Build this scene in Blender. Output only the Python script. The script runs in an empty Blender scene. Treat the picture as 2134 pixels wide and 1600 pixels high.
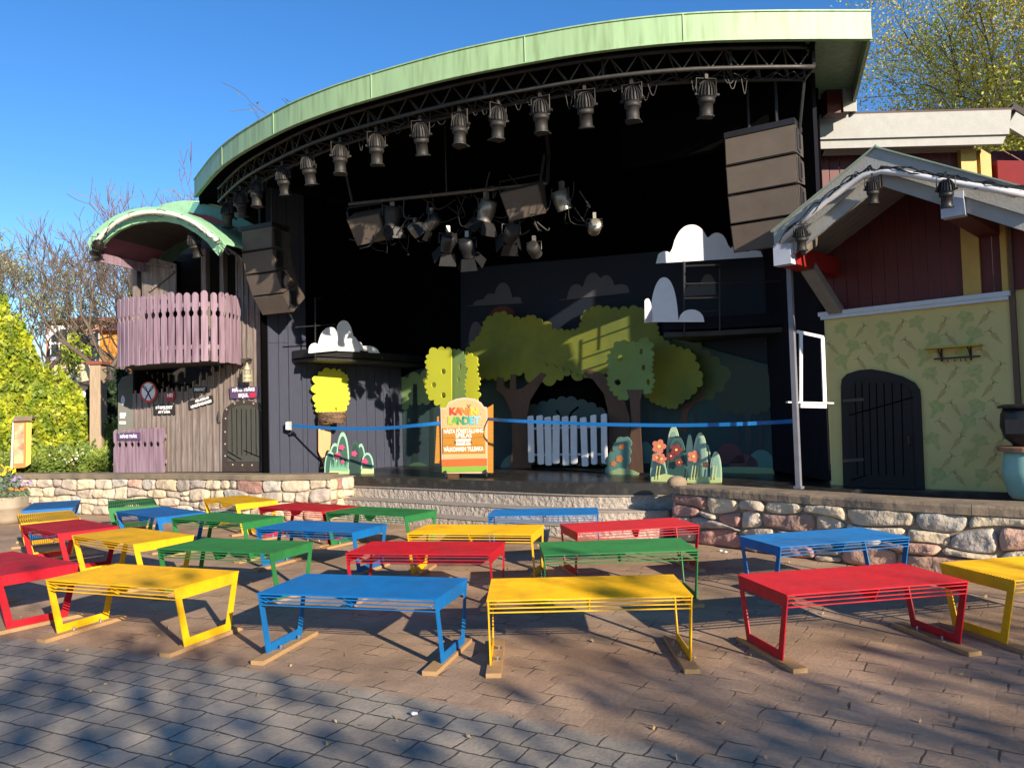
import bpy, math, random
import numpy as np
from mathutils import Vector, Matrix, noise
R = math.radians
random.seed(7)
sc = bpy.context.scene
C = sc.collection

# ------------------------------------------------------------------ camera
EYE = 1.6; FPX = 1599.8; PITCH = R(2.486); ROLL = R(-1.572)
FW = Vector((0, math.cos(PITCH), math.sin(PITCH)))
_u = Vector((0, -math.sin(PITCH), math.cos(PITCH))); _r = Vector((1, 0, 0))
RT = math.cos(ROLL)*_r + math.sin(ROLL)*_u
UP = -math.sin(ROLL)*_r + math.cos(ROLL)*_u
cd = bpy.data.cameras.new('camera'); cam = bpy.data.objects.new('camera', cd); C.objects.link(cam)
cd.sensor_width = 36; cd.lens = FPX/2134*36; cd.clip_start = .05; cd.clip_end = 1500
m = Matrix((RT, UP, -FW)).transposed().to_4x4(); m.translation = (0, 0, EYE); cam.matrix_world = m
sc.camera = cam
# ------------------------------------------------------------------ sky, sun, exposure
SUNV = Vector((.54, -.84, .36)).normalized()          # towards the sun
elev = math.asin(SUNV.z); az = math.atan2(SUNV.x, SUNV.y)
w = bpy.data.worlds.new('World'); sc.world = w; w.use_nodes = True
nt = w.node_tree; sky = nt.nodes.new('ShaderNodeTexSky'); sky.sky_type = 'NISHITA'; sky.sun_disc = False
sky.sun_elevation = elev; sky.sun_rotation = az; sky.air_density = 1.0; sky.dust_density = .1; sky.ozone_density = 3.5
hs_ = nt.nodes.new('ShaderNodeHueSaturation'); hs_.inputs['Saturation'].default_value = 1.24; hs_.inputs['Hue'].default_value = .507; hs_.inputs['Value'].default_value = .96; nt.links.new(sky.outputs[0], hs_.inputs['Color']); nt.links.new(hs_.outputs[0], nt.nodes['Background'].inputs[0]); nt.nodes['Background'].inputs[1].default_value = .115
sd = bpy.data.lights.new('sun', 'SUN'); sun = bpy.data.objects.new('sun', sd); C.objects.link(sun)
sd.energy = 5.0; sd.angle = R(.5); sd.color = (1, .86, .68)
sun.rotation_euler = SUNV.to_track_quat('Z', 'Y').to_euler(); sun.location = (20, -20, 20)
sc.view_settings.view_transform = 'Standard'; sc.view_settings.look = 'None'
sc.view_settings.exposure = .9; sc.view_settings.gamma = 1

# ------------------------------------------------------------------ geometry helpers
EYEV = Vector((0, 0, EYE))
def ray(px, py): return FW + (px-1067)/FPX*RT - (py-800)/FPX*UP
def G(px, py, z):                                      # the place at height z seen at that point of the photo
    d = ray(px, py); return EYEV + d*((z-EYE)/d.z)
def D(px, py, Y):                                      # the place at distance Y
    d = ray(px, py); return EYEV + d*(Y/d.y)
class Plane:
    def __init__(s, P, ex):
        s.P = Vector(P); s.ex = Vector((ex[0], ex[1], 0)).normalized(); s.n = s.ex.cross(Vector((0, 0, 1)))
    def at(s, px, py, off=0):
        d = ray(px, py); P = s.P + s.n*off; return EYEV + d*((P-EYEV).dot(s.n)/d.dot(s.n))
    def uv(s, p): return ((p-s.P).dot(s.ex), p.z)
    def w(s, u, z, off=0): return Vector((s.P.x, s.P.y, 0)) + s.ex*u + s.n*off + Vector((0, 0, z))
    def shift(s, off): return Plane(s.P+s.n*off, s.ex)
def wmat(o):
    b = Matrix.LocRotScale(o.location, o.rotation_euler, o.scale)
    return wmat(o.parent) @ o.matrix_parent_inverse @ b if o.parent else b
def tag(o, label=None, cat=None, group=None, kind=None):
    if label: o['label'] = label
    if cat: o['category'] = cat
    if group: o['group'] = group
    if kind: o['kind'] = kind
    return o
def thing(name, label, cat, loc=(0, 0, 0), rz=0, group=None):
    o = bpy.data.objects.new(name, None); C.objects.link(o); o.location = loc; o.rotation_euler = (0, 0, rz)
    o.empty_display_size = .2
    return tag(o, label, cat, group)
def link(name, me, mat, parent, smooth=False):
    for m_ in (mat if isinstance(mat, (list, tuple)) else [mat]): me.materials.append(m_)
    if smooth: me.polygons.foreach_set('use_smooth', [True]*len(me.polygons))
    o = bpy.data.objects.new(name, me); C.objects.link(o)
    if parent is not None:
        o.parent = parent; o.matrix_parent_inverse = wmat(parent).inverted()
    elif len(me.vertices):
        a = np.empty(len(me.vertices)*3); me.vertices.foreach_get('co', a); a = a.reshape(-1, 3)
        c = Vector(((a[:, 0].min()+a[:, 0].max())/2, (a[:, 1].min()+a[:, 1].max())/2, a[:, 2].min()))
        me.transform(Matrix.Translation(-c)); o.location = c
    return o
class MB:
    def __init__(s): s.v = []; s.f = []; s.mi = []; s.col = []; s.cc = None; s.m = 0
    def add(s, vs, fs, M_=None):
        n = len(s.v)
        for p in vs:
            p = Vector(p); s.v.append(tuple(M_ @ p if M_ else p))
        for f in fs: s.f.append(tuple(i+n for i in f)); s.mi.append(s.m); s.col.append(s.cc)
        return s
    def hexa(s, b, t):                                 # 4 bottom, 4 top points
        return s.add(list(b)+list(t), [(3, 2, 1, 0), (4, 5, 6, 7), (0, 1, 5, 4), (1, 2, 6, 5), (2, 3, 7, 6), (3, 0, 4, 7)])
    def box(s, c, size, rz=0, M_=None):
        x, y, z = [q/2 for q in size]
        vs = [(-x, -y, -z), (x, -y, -z), (x, y, -z), (-x, y, -z), (-x, -y, z), (x, -y, z), (x, y, z), (-x, y, z)]
        T = Matrix.Translation(c) @ Matrix.Rotation(rz, 4, 'Z')
        if M_: T = M_ @ T
        return s.add(vs, [(3, 2, 1, 0), (4, 5, 6, 7), (0, 1, 5, 4), (1, 2, 6, 5), (2, 3, 7, 6), (3, 0, 4, 7)], T)
    def bar(s, a, b, w_, h, up=(0, 0, 1)):             # rectangular bar between two points
        a = Vector(a); b = Vector(b); d = (b-a).normalized(); u = Vector(up)
        if abs(d.dot(u)) > .98: u = Vector((0, 1, 0))
        sd_ = d.cross(u).normalized()*w_/2; u = sd_.normalized().cross(d).normalized()*h/2
        return s.hexa([a-sd_-u, a+sd_-u, a+sd_+u, a-sd_+u], [b-sd_-u, b+sd_-u, b+sd_+u, b-sd_+u])
    def tube(s, pts, r, seg=8, cap=True):
        pts = [Vector(p) for p in pts]; rs = r if isinstance(r, (list, tuple)) else [r]*len(pts)
        base = len(s.v); u = None
        for i, p in enumerate(pts):
            d = (pts[min(i+1, len(pts)-1)]-pts[max(i-1, 0)])
            d = d.normalized() if d.length > 1e-9 else Vector((0, 0, 1))
            if u is None: u = d.orthogonal().normalized()
            u = (u-d*u.dot(d)); u = u.normalized() if u.length > 1e-6 else d.orthogonal().normalized()
            v_ = d.cross(u)
            for k in range(seg):
                a = 2*math.pi*k/seg; s.v.append(tuple(p+(u*math.cos(a)+v_*math.sin(a))*rs[i]))
        for i in range(len(pts)-1):
            for k in range(seg):
                a = base+i*seg+k; b = base+i*seg+(k+1) % seg
                s.f.append((a, b, b+seg, a+seg)); s.mi.append(s.m); s.col.append(s.cc)
        if cap:
            s.f.append(tuple(base+k for k in range(seg))[::-1]); s.f.append(tuple(base+(len(pts)-1)*seg+k for k in range(seg)))
            s.mi += [s.m]*2; s.col += [s.cc]*2
        return s
    def lathe(s, prof, seg=16, M_=None):               # prof (r, z)
        vs = []; fs = []
        for r, z in prof:
            for k in range(seg):
                a = 2*math.pi*k/seg; vs.append((r*math.cos(a), r*math.sin(a), z))
        for i in range(len(prof)-1):
            for k in range(seg): a = i*seg+k; b = i*seg+(k+1) % seg; fs.append((a, b, b+seg, a+seg))
        fs.append(tuple(range(seg))[::-1]); fs.append(tuple((len(prof)-1)*seg+k for k in range(seg)))
        return s.add(vs, fs, M_)
    def prism(s, pts, vec):                            # convex-ish planar polygon extruded by vec
        pts = [Vector(p) for p in pts]; vec = Vector(vec); n = len(pts)
        return s.add(pts+[p+vec for p in pts], [tuple(range(n))[::-1], tuple(range(n, 2*n))]+[(i, (i+1) % n, n+(i+1) % n, n+i) for i in range(n)])
    def ball(s, c, r, sub=1):
        c = Vector(c); rr = r if isinstance(r, (tuple, list)) else (r, r, r)
        seg, rg = 6+4*sub, 4+2*sub
        vs = [(c.x+rr[0]*math.sin(math.pi*j/rg)*math.cos(2*math.pi*k/seg), c.y+rr[1]*math.sin(math.pi*j/rg)*math.sin(2*math.pi*k/seg), c.z-rr[2]*math.cos(math.pi*j/rg)) for j in range(rg+1) for k in range(seg)]
        fs = [(j*seg+k, j*seg+(k+1) % seg, (j+1)*seg+(k+1) % seg, (j+1)*seg+k) for j in range(rg) for k in range(seg)]
        return s.add(vs, fs)
    def build(s, name, mat, parent=None, smooth=False):
        me = bpy.data.meshes.new(name); me.from_pydata(s.v, [], s.f); 
        if any(s.mi): me.polygons.foreach_set('material_index', s.mi)
        if s.cc is not None:
            ca = me.color_attributes.new('Col', 'FLOAT_COLOR', 'CORNER'); arr = []
            for f, c in zip(s.f, s.col): arr += list(c or (1, 1, 1))[:3]*0 or (list(c or (1, 1, 1))+[1])*len(f)
            ca.data.foreach_set('color', arr)
        me.validate(); me.update()
        return link(name, me, mat, parent, smooth)
def curve_mesh(outer, holes, ext, bevel=0):
    cu = bpy.data.curves.new('c', 'CURVE'); cu.dimensions = '2D'; cu.fill_mode = 'BOTH'; cu.extrude = ext
    if bevel: cu.bevel_depth = bevel; cu.bevel_resolution = 1; cu.offset = -bevel
    for lp in [outer]+list(holes):
        sp = cu.splines.new('POLY'); sp.points.add(len(lp)-1); sp.use_cyclic_u = True
        for q, p in zip(sp.points, lp): q.co = (p[0], p[1], 0, 1)
    ob = bpy.data.objects.new('c', cu); me = bpy.data.meshes.new_from_object(ob)
    bpy.data.objects.remove(ob); bpy.data.curves.remove(cu); me.materials.clear(); return me
def slab(name, pl, px, mat, thick=.012, off=0, parent=None, holes=(), world=False):
    """a flat board cut to an outline, front face at distance off in front of plane pl"""
    f = (lambda q: q) if world else (lambda q: pl.uv(pl.at(q[0], q[1], off)))
    me = curve_mesh([f(q) for q in px], [[f(q) for q in h] for h in holes], thick/2)
    M_ = Matrix((pl.ex, Vector((0, 0, 1)), pl.n)).transposed().to_4x4()
    M_.translation = Vector((pl.P.x, pl.P.y, 0)) + pl.n*(off-thick/2)
    me.transform(M_); me.name = name
    return link(name, me, mat, parent)
def ell(cx, cy, rx, ry=None, n=18, a0=0, a1=360):
    ry = ry or rx; full = abs(a1-a0) >= 360; k = n if full else n-1
    return [(cx+rx*math.cos(R(a0+(a1-a0)*i/k)), cy-ry*math.sin(R(a0+(a1-a0)*i/k))) for i in range(n)]
def scallop(pts, r, depth=.6, seed=1, closed=True, sg0=None):
    """replaces the outline by outward bumps about r wide"""
    rnd = random.Random(seed); out = []; n = len(pts)
    area = sum(pts[i][0]*pts[(i+1) % n][1]-pts[(i+1) % n][0]*pts[i][1] for i in range(n))
    sg = sg0 or (1 if area > 0 else -1)
    for i in range(n if closed else n-1):
        a = Vector(pts[i]); b = Vector(pts[(i+1) % n]); L = (b-a).length; k = max(1, round(L/(2*r*rnd.uniform(.8, 1.2))))
        nn = Vector((b.y-a.y, a.x-b.x)).normalized()*sg
        for j in range(k):
            p = a.lerp(b, j/k); q = a.lerp(b, (j+1)/k); h = (q-p).length*depth*rnd.uniform(.8, 1.15)
            for t in (0, .12, .3, .5, .7, .88):
                out.append(tuple(p.lerp(q, t)+nn*h*math.sin(math.pi*t)**.7 if t else p))
    return out
def cloud_outline(x0, x1, yb, humps, slope=0):
    """humps: (cx, top y, half width)"""
    pts = [(x0, yb)]
    n = 46
    for i in range(1, n):
        x = x0+(x1-x0)*i/n; top = 0
        for cx, ht, hw in humps:
            t = (x-cx)/hw
            if abs(t) < 1: top = max(top, ht*math.sqrt(1-abs(t)**2.2))
        pts.append((x, yb+slope*(x-x0)/(x1-x0)-max(top, 1)))
    pts.append((x1, yb+slope)); return pts
def text(name, body, o, ex, up, size, mat, parent, ext=.003, align='CENTER', sx=1.0, bold=.0):
    cu = bpy.data.curves.new('t', 'FONT'); cu.body = body; cu.size = size; cu.extrude = ext; cu.align_x = align; cu.align_y = 'CENTER'
    cu.offset = bold
    ob = bpy.data.objects.new('t', cu); me = bpy.data.meshes.new_from_object(ob)
    bpy.data.objects.remove(ob); bpy.data.curves.remove(cu); me.materials.clear()
    ex = Vector(ex).normalized(); up = Vector(up).normalized(); n = ex.cross(up)
    M_ = Matrix((ex*sx, up, n)).transposed().to_4x4(); M_.translation = Vector(o); me.transform(M_); me.name = name
    return link(name, me, mat, parent)
def quads(name, pts, nrm, size, mat, parent=None, elong=1.8, seed=0, hang=0):
    """many small leaf faces (numpy)"""
    rg = np.random.default_rng(seed); n = len(pts); pts = np.asarray(pts, float)
    a = rg.normal(size=(n, 3)); a[:, 2] -= hang; a /= np.linalg.norm(a, axis=1)[:, None]
    b = rg.normal(size=(n, 3)); b -= a*(a*b).sum(1)[:, None]; b /= np.linalg.norm(b, axis=1)[:, None]
    s_ = (size*rg.uniform(.6, 1.3, n))[:, None]
    v = np.stack([pts-a*s_*elong/2, pts+b*s_*.5, pts+a*s_*elong/2, pts-b*s_*.5], 1).reshape(-1, 3)
    me = bpy.data.meshes.new(name); me.vertices.add(4*n); me.vertices.foreach_set('co', v.ravel())
    me.loops.add(4*n); me.loops.foreach_set('vertex_index', np.arange(4*n)); me.polygons.add(n)
    me.polygons.foreach_set('loop_start', np.arange(0, 4*n, 4)); me.update(calc_edges=True)
    return link(name, me, mat, parent)

# ------------------------------------------------------------------ materials
def nmat(name):
    m_ = bpy.data.materials.new(name); m_.use_nodes = True; t = m_.node_tree; return m_, t, t.nodes['Principled BSDF']
def N(t, ty, **k):
    n = t.nodes.new('ShaderNode'+ty)
    for a, b in k.items(): setattr(n, a, b)
    return n
def mul(t, colsock, facsock, lo, hi):
    mr = N(t, 'MapRange'); mr.inputs[3].default_value = lo; mr.inputs[4].default_value = hi; t.links.new(facsock, mr.inputs[0])
    mx = N(t, 'VectorMath', operation='SCALE'); t.links.new(colsock, mx.inputs[0]); t.links.new(mr.outputs[0], mx.inputs['Scale']); return mx.outputs[0]
def M(name, col, rough=.6, var=.25, scale=6, bump=.1, metal=0, stretch=None, col2=None, mix=.5, mscale=3, attr=False, bscale=None, bdist=.01, trans=0, spec=.5):
    m_, t, b = nmat(name); tc = N(t, 'TexCoord'); src = tc.outputs['Object']
    if stretch:
        mp = N(t, 'Mapping'); mp.inputs['Scale'].default_value = stretch; t.links.new(src, mp.inputs[0]); src = mp.outputs[0]
    nz = N(t, 'TexNoise'); nz.inputs['Scale'].default_value = scale; nz.inputs['Detail'].default_value = 6; nz.inputs['Roughness'].default_value = .65; t.links.new(src, nz.inputs[0])
    if attr:
        ca = N(t, 'Attribute', attribute_name='Col'); base = ca.outputs['Color']
    else:
        rgb = N(t, 'RGB'); rgb.outputs[0].default_value = (*col, 1); base = rgb.outputs[0]
    if col2:
        n2 = N(t, 'TexNoise'); n2.inputs['Scale'].default_value = mscale; n2.inputs['Detail'].default_value = 5; t.links.new(src, n2.inputs[0])
        cr = N(t, 'ValToRGB'); cr.color_ramp.elements[0].position = mix-.12; cr.color_ramp.elements[1].position = mix+.12; t.links.new(n2.outputs[0], cr.inputs[0])
        mx = N(t, 'MixRGB'); t.links.new(cr.outputs[0], mx.inputs[0]); t.links.new(base, mx.inputs[1]); mx.inputs[2].default_value = (*col2, 1); base = mx.outputs[0]
    c = mul(t, base, nz.outputs[0], 1-var*1.6, 1+var*1.6) if var else base
    t.links.new(c, b.inputs['Base Color']); b.inputs['Specular IOR Level'].default_value = spec; b.inputs['Roughness'].default_value = rough; b.inputs['Metallic'].default_value = metal
    if bump:
        bz = nz
        if bscale:
            bz = N(t, 'TexNoise'); bz.inputs['Scale'].default_value = bscale; bz.inputs['Detail'].default_value = 5; t.links.new(src, bz.inputs[0])
        bp = N(t, 'Bump'); bp.inputs['Strength'].default_value = bump; bp.inputs['Distance'].default_value = bdist
        t.links.new(bz.outputs[0], bp.inputs['Height']); t.links.new(bp.outputs[0], b.inputs['Normal'])
    if trans:
        tr = N(t, 'BsdfTranslucent'); t.links.new(c, tr.inputs[0]); ms = N(t, 'MixShader'); ms.inputs[0].default_value = trans
        t.links.new(b.outputs[0], ms.inputs[1]); t.links.new(tr.outputs[0], ms.inputs[2]); t.links.new(ms.outputs[0], t.nodes['Material Output'].inputs[0])
    return m_
WZ = (9, 9, .7)
def paint(name, col):
    m_, t, b = nmat(name); tc = N(t, 'TexCoord'); oi = N(t, 'ObjectInfo'); L_ = t.links.new
    ad = N(t, 'VectorMath', operation='ADD'); L_(tc.outputs['Object'], ad.inputs[0]); L_(oi.outputs['Location'], ad.inputs[1])
    def nz(sc_, det=5):
        n = N(t, 'TexNoise'); n.inputs['Scale'].default_value = sc_; n.inputs['Detail'].default_value = det; n.inputs['Roughness'].default_value = .62; L_(ad.outputs[0], n.inputs[0]); return n
    def ramp(n, p0, p1):
        r_ = N(t, 'MapRange'); r_.inputs[1].default_value = p0; r_.inputs[2].default_value = p1; L_(n.outputs[0], r_.inputs[0]); return r_
    def mix(f_, a_, c_):
        m2 = N(t, 'MixRGB'); L_(f_.outputs[0], m2.inputs[0]); L_(a_, m2.inputs[1]); m2.inputs[2].default_value = (*c_, 1); return m2.outputs[0]
    rgb = N(t, 'RGB'); rgb.outputs[0].default_value = (*col, 1); c = rgb.outputs[0]
    d1 = ramp(nz(2.3), .48, .72); d1.inputs[4].default_value = .75; c = mix(d1, c, tuple(q*.55+.012 for q in col))      # grime
    c = mul(t, c, nz(14).outputs[0], .72, 1.25)
    d2 = ramp(nz(55, 2), .70, .74); d2.inputs[4].default_value = .7; c = mix(d2, c, (.10, .075, .05))                   # small chips
    L_(c, b.inputs['Base Color']); b.inputs['Specular IOR Level'].default_value = .3
    rr = ramp(nz(6), .3, .7); rr.inputs[3].default_value = .42; rr.inputs[4].default_value = .68; L_(rr.outputs[0], b.inputs['Roughness'])
    bp = N(t, 'Bump'); bp.inputs['Strength'].default_value = .15; bp.inputs['Distance'].default_value = .004; L_(nz(60).outputs[0], bp.inputs['Height']); L_(bp.outputs[0], b.inputs['Normal'])
    return m_
RED = paint('red_paint', (.42, .006, .018)); YEL = paint('yellow_paint', (.76, .42, .006))
BLU = paint('blue_paint', (.004, .13, .38)); GRN = paint('green_paint', (.022, .17, .045))
PLANK = M('plank_wood', (.36, .22, .10), .8, .25, 5, .3, stretch=(2, 14, 14))
ROOFG = M('weathered_green_sheet', (.27, .41, .22), .5, .2, 1.5, .05, col2=(.18, .27, .13), mix=.58, mscale=3.0, stretch=(5, 5, .5))
GRIM = M('green_rim_paint', (.27, .50, .30), .5, .2, 6, .1)
DTEAL = M('teal_shingle_paint', (.10, .28, .25), .6, .2, 6, .1)
BARN = M('weathered_barn_wood', (.225, .185, .168), .85, .4, 5, .6, stretch=WZ, col2=(.14, .11, .095), mix=.55, mscale=2)
BARND = M('dark_barn_wood', (.05, .042, .036), .85, .3, 5, .4, stretch=WZ)
PURP = M('faded_purple_wood', (.275, .19, .24), .75, .25, 5, .4, stretch=WZ, col2=(.15, .09, .12), mix=.55, mscale=2.5)
PURPD = M('dark_purple_board', (.20, .07, .10), .75, .25, 5, .4)
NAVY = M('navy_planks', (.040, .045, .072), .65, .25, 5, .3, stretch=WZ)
BLACK = M('black_stage_paint_and_shade', (.0022, .0021, .002), .9, .2, 5, 0, spec=.03)
WING = M('dark_wing_cloth', (.010, .010, .016), .9, .3, 5, .2, stretch=(9, 9, .7), spec=.1)
BLACKM = M('black_metal', (.02, .02, .022), .45, .3, 12, .1, metal=.3)
DUSTY = M('dusty_black_metal', (.024, .022, .020), .6, .4, 14, .2, metal=.2)
SPKM = M('dusty_speaker_grille', (.105, .083, .066), .75, .2, 4, .35, bscale=260, bdist=.002)
SPKS = M('speaker_side', (.06, .046, .038), .7, .35, 8, .3)
FLOORM = M('black_stage_floor', (.02, .019, .018), .28, .45, 3, .2, col2=(.055, .05, .045), mix=.6, mscale=6)
EDGEM = M('black_granite_edge', (.025, .024, .024), .35, .3, 20, .1, col2=(.06, .055, .05), mix=.66, mscale=9)
STEPM = M('rough_granite_step', (.36, .31, .26), .85, .3, 8, 1.0, bscale=16, bdist=.05)
STEPT = M('smooth_step_top', (.27, .24, .21), .8, .2, 8, .3)
STONE = M('wall_stone', (1, 1, 1), .9, .28, 7, .8, attr=True, bscale=14, bdist=.035)
MORT = M('wall_mortar', (.30, .24, .175), .95, .25, 12, .5)
COPW = M('grey_timber_coping', (.21, .165, .11), .9, .35, 6, .5, col2=(.13, .11, .08), mix=.55)
COPS = M('sandstone_coping', (.25, .19, .13), .9, .3, 6, .6, col2=(.15, .12, .09), mix=.55, bscale=12, bdist=.02)
GRAYB = M('pale_grey_bargeboard', (.30, .30, .285), .7, .12, 8, .3, stretch=(1, 1, 1), bscale=50)
SOFF = M('grey_soffit', (.20, .19, .175), .8, .2, 5, .2)
REDW = M('dark_red_planks', (.085, .008, .010), .6, .25, 5, .25, stretch=WZ)
REDB = M('bright_red_trim', (.24, .012, .01), .5, .2, 6, .1)
YWOOD = M('ochre_board', (.46, .30, .07), .6, .15, 6, .1)
WALLP = M('pale_green_wallpaper', (.52, .44, .17), .7, .1, 3, .05)
BROC = M('painted_leaf_green', (.38, .38, .13), .75, .25, 25, 0)
CARR = M('painted_carrot_brown', (.42, .32, .12), .75, .25, 25, 0)
CARD = M('painted_carrot_stalk', (.16, .17, .08), .75, .2, 25, 0)
WHITE = M('white_paint', (.74, .74, .76), .5, .08, 8, .05)
WHITED = M('blueish_white_paint', (.42, .46, .54), .5, .12, 8, .05)
DOORB = M('black_door_wood', (.006, .005, .005), .8, .35, 5, .4, stretch=WZ)
DOORL = M('black_door_band', (.009, .008, .008), .8, .3, 8, .2)
DGREY = M('grey_door_planks', (.055, .055, .045), .7, .3, 5, .3, stretch=WZ)
IRON = M('rusty_dark_iron', (.045, .032, .026), .6, .4, 12, .3)
BLUET = M('blue_tape', (.008, .16, .48), .35, .05, 6, 0, trans=.25)
GREYP = M('grey_post_paint', (.15, .155, .185), .5, .2, 6, .1)
def flat(name, col, var=.06): return M(name, col, .6, var, 4, .03)

# ------------------------------------------------------------------ ground
def ground_mat():
    m_, t, b = nmat('concrete_pavers'); tc = N(t, 'TexCoord'); L_ = t.links.new
    wn = N(t, 'TexNoise'); wn.inputs['Scale'].default_value = 2.2; wn.inputs['Detail'].default_value = 4; L_(tc.outputs['Object'], wn.inputs[0])
    wa = N(t, 'VectorMath', operation='SCALE'); wa.inputs['Scale'].default_value = .06; L_(wn.outputs['Color'], wa.inputs[0])
    wn.inputs['Scale'].default_value = 4.5; wn.inputs['Roughness'].default_value = .6
    ad = N(t, 'VectorMath', operation='ADD'); L_(tc.outputs['Object'], ad.inputs[0]); L_(wa.outputs[0], ad.inputs[1])
    sp = N(t, 'SeparateXYZ'); L_(ad.outputs[0], sp.inputs[0])
    dx = N(t, 'Math', operation='SUBTRACT'); dx.inputs[1].default_value = CX; L_(sp.outputs[0], dx.inputs[0])
    dy = N(t, 'Math', operation='SUBTRACT'); dy.inputs[1].default_value = CY; L_(sp.outputs[1], dy.inputs[0])
    an = N(t, 'Math', operation='ARCTAN2'); L_(dx.outputs[0], an.inputs[0]); L_(dy.outputs[0], an.inputs[1])
    u = N(t, 'Math', operation='MULTIPLY'); u.inputs[1].default_value = R0; L_(an.outputs[0], u.inputs[0])
    x2 = N(t, 'Math', operation='MULTIPLY'); L_(dx.outputs[0], x2.inputs[0]); L_(dx.outputs[0], x2.inputs[1])
    y2 = N(t, 'Math', operation='MULTIPLY'); L_(dy.outputs[0], y2.inputs[0]); L_(dy.outputs[0], y2.inputs[1])
    s2 = N(t, 'Math', operation='ADD'); L_(x2.outputs[0], s2.inputs[0]); L_(y2.outputs[0], s2.inputs[1])
    rr = N(t, 'Math', operation='SQRT'); L_(s2.outputs[0], rr.inputs[0])
    cb = N(t, 'CombineXYZ'); L_(u.outputs[0], cb.inputs[0]); L_(rr.outputs[0], cb.inputs[1])
    br = N(t, 'TexBrick'); L_(cb.outputs[0], br.inputs[0]); br.offset = .37; br.offset_frequency = 2; br.squash = .72; br.squash_frequency = 3
    for k, v in (('Scale', 1), ('Mortar Size', .0065), ('Mortar Smooth', .35), ('Bias', 0), ('Brick Width', .24), ('Row Height', .172)): br.inputs[k].default_value = v
    br.inputs['Color1'].default_value = (.84, .84, .84, 1); br.inputs['Color2'].default_value = (1.12, 1.12, 1.12, 1); br.inputs['Mortar'].default_value = (.95, .95, .95, 1)
    # grey outer pavers and brown inner ones, split at a radius
    st = N(t, 'MapRange'); st.inputs[1].default_value = R0+.03; st.inputs[2].default_value = R0-.03; L_(rr.outputs[0], st.inputs[0])
    n1 = N(t, 'TexNoise'); n1.inputs['Scale'].default_value = .9; n1.inputs['Detail'].default_value = 7; n1.inputs['Roughness'].default_value = .65; L_(tc.outputs['Object'], n1.inputs[0])
    def ramp(c0, c1, p0=.35, p1=.65):
        r_ = N(t, 'ValToRGB'); e = r_.color_ramp.elements; e[0].color = (*c0, 1); e[1].color = (*c1, 1); e[0].position = p0; e[1].position = p1; L_(n1.outputs[0], r_.inputs[0]); return r_
    rb = ramp((.25, .165, .105), (.42, .285, .185)); rg = ramp((.20, .172, .135), (.37, .315, .245))
    mx = N(t, 'MixRGB'); L_(st.outputs[0], mx.inputs[0]); L_(rb.outputs[0], mx.inputs[1]); L_(rg.outputs[0], mx.inputs[2])
    m2 = N(t, 'MixRGB', blend_type='MULTIPLY'); m2.inputs[0].default_value = .75; L_(mx.outputs[0], m2.inputs[1]); L_(br.outputs['Color'], m2.inputs[2])
    # joints: dark in the grey pavers, sand filled and patchy in the brown ones
    n2 = N(t, 'TexNoise'); n2.inputs['Scale'].default_value = 3.5; n2.inputs['Detail'].default_value = 3; L_(tc.outputs['Object'], n2.inputs[0])
    pr = N(t, 'MapRange'); pr.inputs[1].default_value = .5; pr.inputs[2].default_value = .62; pr.inputs[3].default_value = .04; pr.inputs[4].default_value = .8; L_(n2.outputs[0], pr.inputs[0])
    jm = N(t, 'Math', operation='MAXIMUM'); L_(pr.outputs[0], jm.inputs[0])
    js = N(t, 'Math', operation='MULTIPLY'); js.inputs[1].default_value = .85; L_(st.outputs[0], js.inputs[0]); L_(js.outputs[0], jm.inputs[1])
    jf = N(t, 'Math', operation='MULTIPLY'); L_(br.outputs['Fac'], jf.inputs[0]); L_(jm.outputs[0], jf.inputs[1])
    jc = N(t, 'MixRGB'); L_(jf.outputs[0], jc.inputs[0]); L_(m2.outputs[0], jc.inputs[1]); jc.inputs[2].default_value = (.025, .02, .017, 1)
    n3 = N(t, 'TexNoise'); n3.inputs['Scale'].default_value = 45; n3.inputs['Detail'].default_value = 5; L_(tc.outputs['Object'], n3.inputs[0])
    cc = mul(t, jc.outputs[0], n3.outputs[0], .72, 1.3)
    L_(cc, b.inputs['Base Color']); b.inputs['Roughness'].default_value = .88
    hs = N(t, 'Math', operation='MULTIPLY'); hs.inputs[1].default_value = -1.4; L_(jf.outputs[0], hs.inputs[0])
    h2 = N(t, 'Math', operation='MULTIPLY_ADD'); L_(n3.outputs[0], h2.inputs[0]); h2.inputs[1].default_value = .35; L_(hs.outputs[0], h2.inputs[2])
    h3 = N(t, 'Math', operation='MULTIPLY_ADD'); L_(n2.outputs[0], h3.inputs[0]); h3.inputs[1].default_value = .9; L_(h2.outputs[0], h3.inputs[2])
    bp = N(t, 'Bump'); bp.inputs['Strength'].default_value = .7; bp.inputs['Distance'].default_value = .012; L_(h3.outputs[0], bp.inputs['Height']); L_(bp.outputs[0], b.inputs['Normal'])
    return m_
CX, CY, R0 = -12.8, -18.14, 25.75                    # the arc the two kinds of paver meet on
gm = ground_mat()
g = MB().add([(-400, -60, 0), (400, -60, 0), (400, 600, 0), (-400, 600, 0)], [(0, 1, 2, 3)]).build('ground', gm)
g.location = (0, 0, 0); g.data.transform(Matrix.Translation((0, 270, 0)))
tag(g, kind='structure')

# ------------------------------------------------------------------ stage
ZF = .66; ZL = .76; ZR = .68
stage = thing('stage', 'roofed open-air stage with curved green fascia and black interior', 'stage', (0, 12, 0))
edge = [G(697, 992, ZF), G(850, 996, ZF), G(1100, 1004, ZF), G(1250, 1007.5, ZF), G(1405, 1006.5, ZF)]
en = Vector((-.5, -.866, 0))
BP = Plane(G(832, 969, ZF), G(1612, 987, ZF)-G(832, 969, ZF))       # plane of the painted forest
back = [BP.w(-3, ZF, -1.2), BP.w(9.5, ZF, -1.2)]
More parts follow.
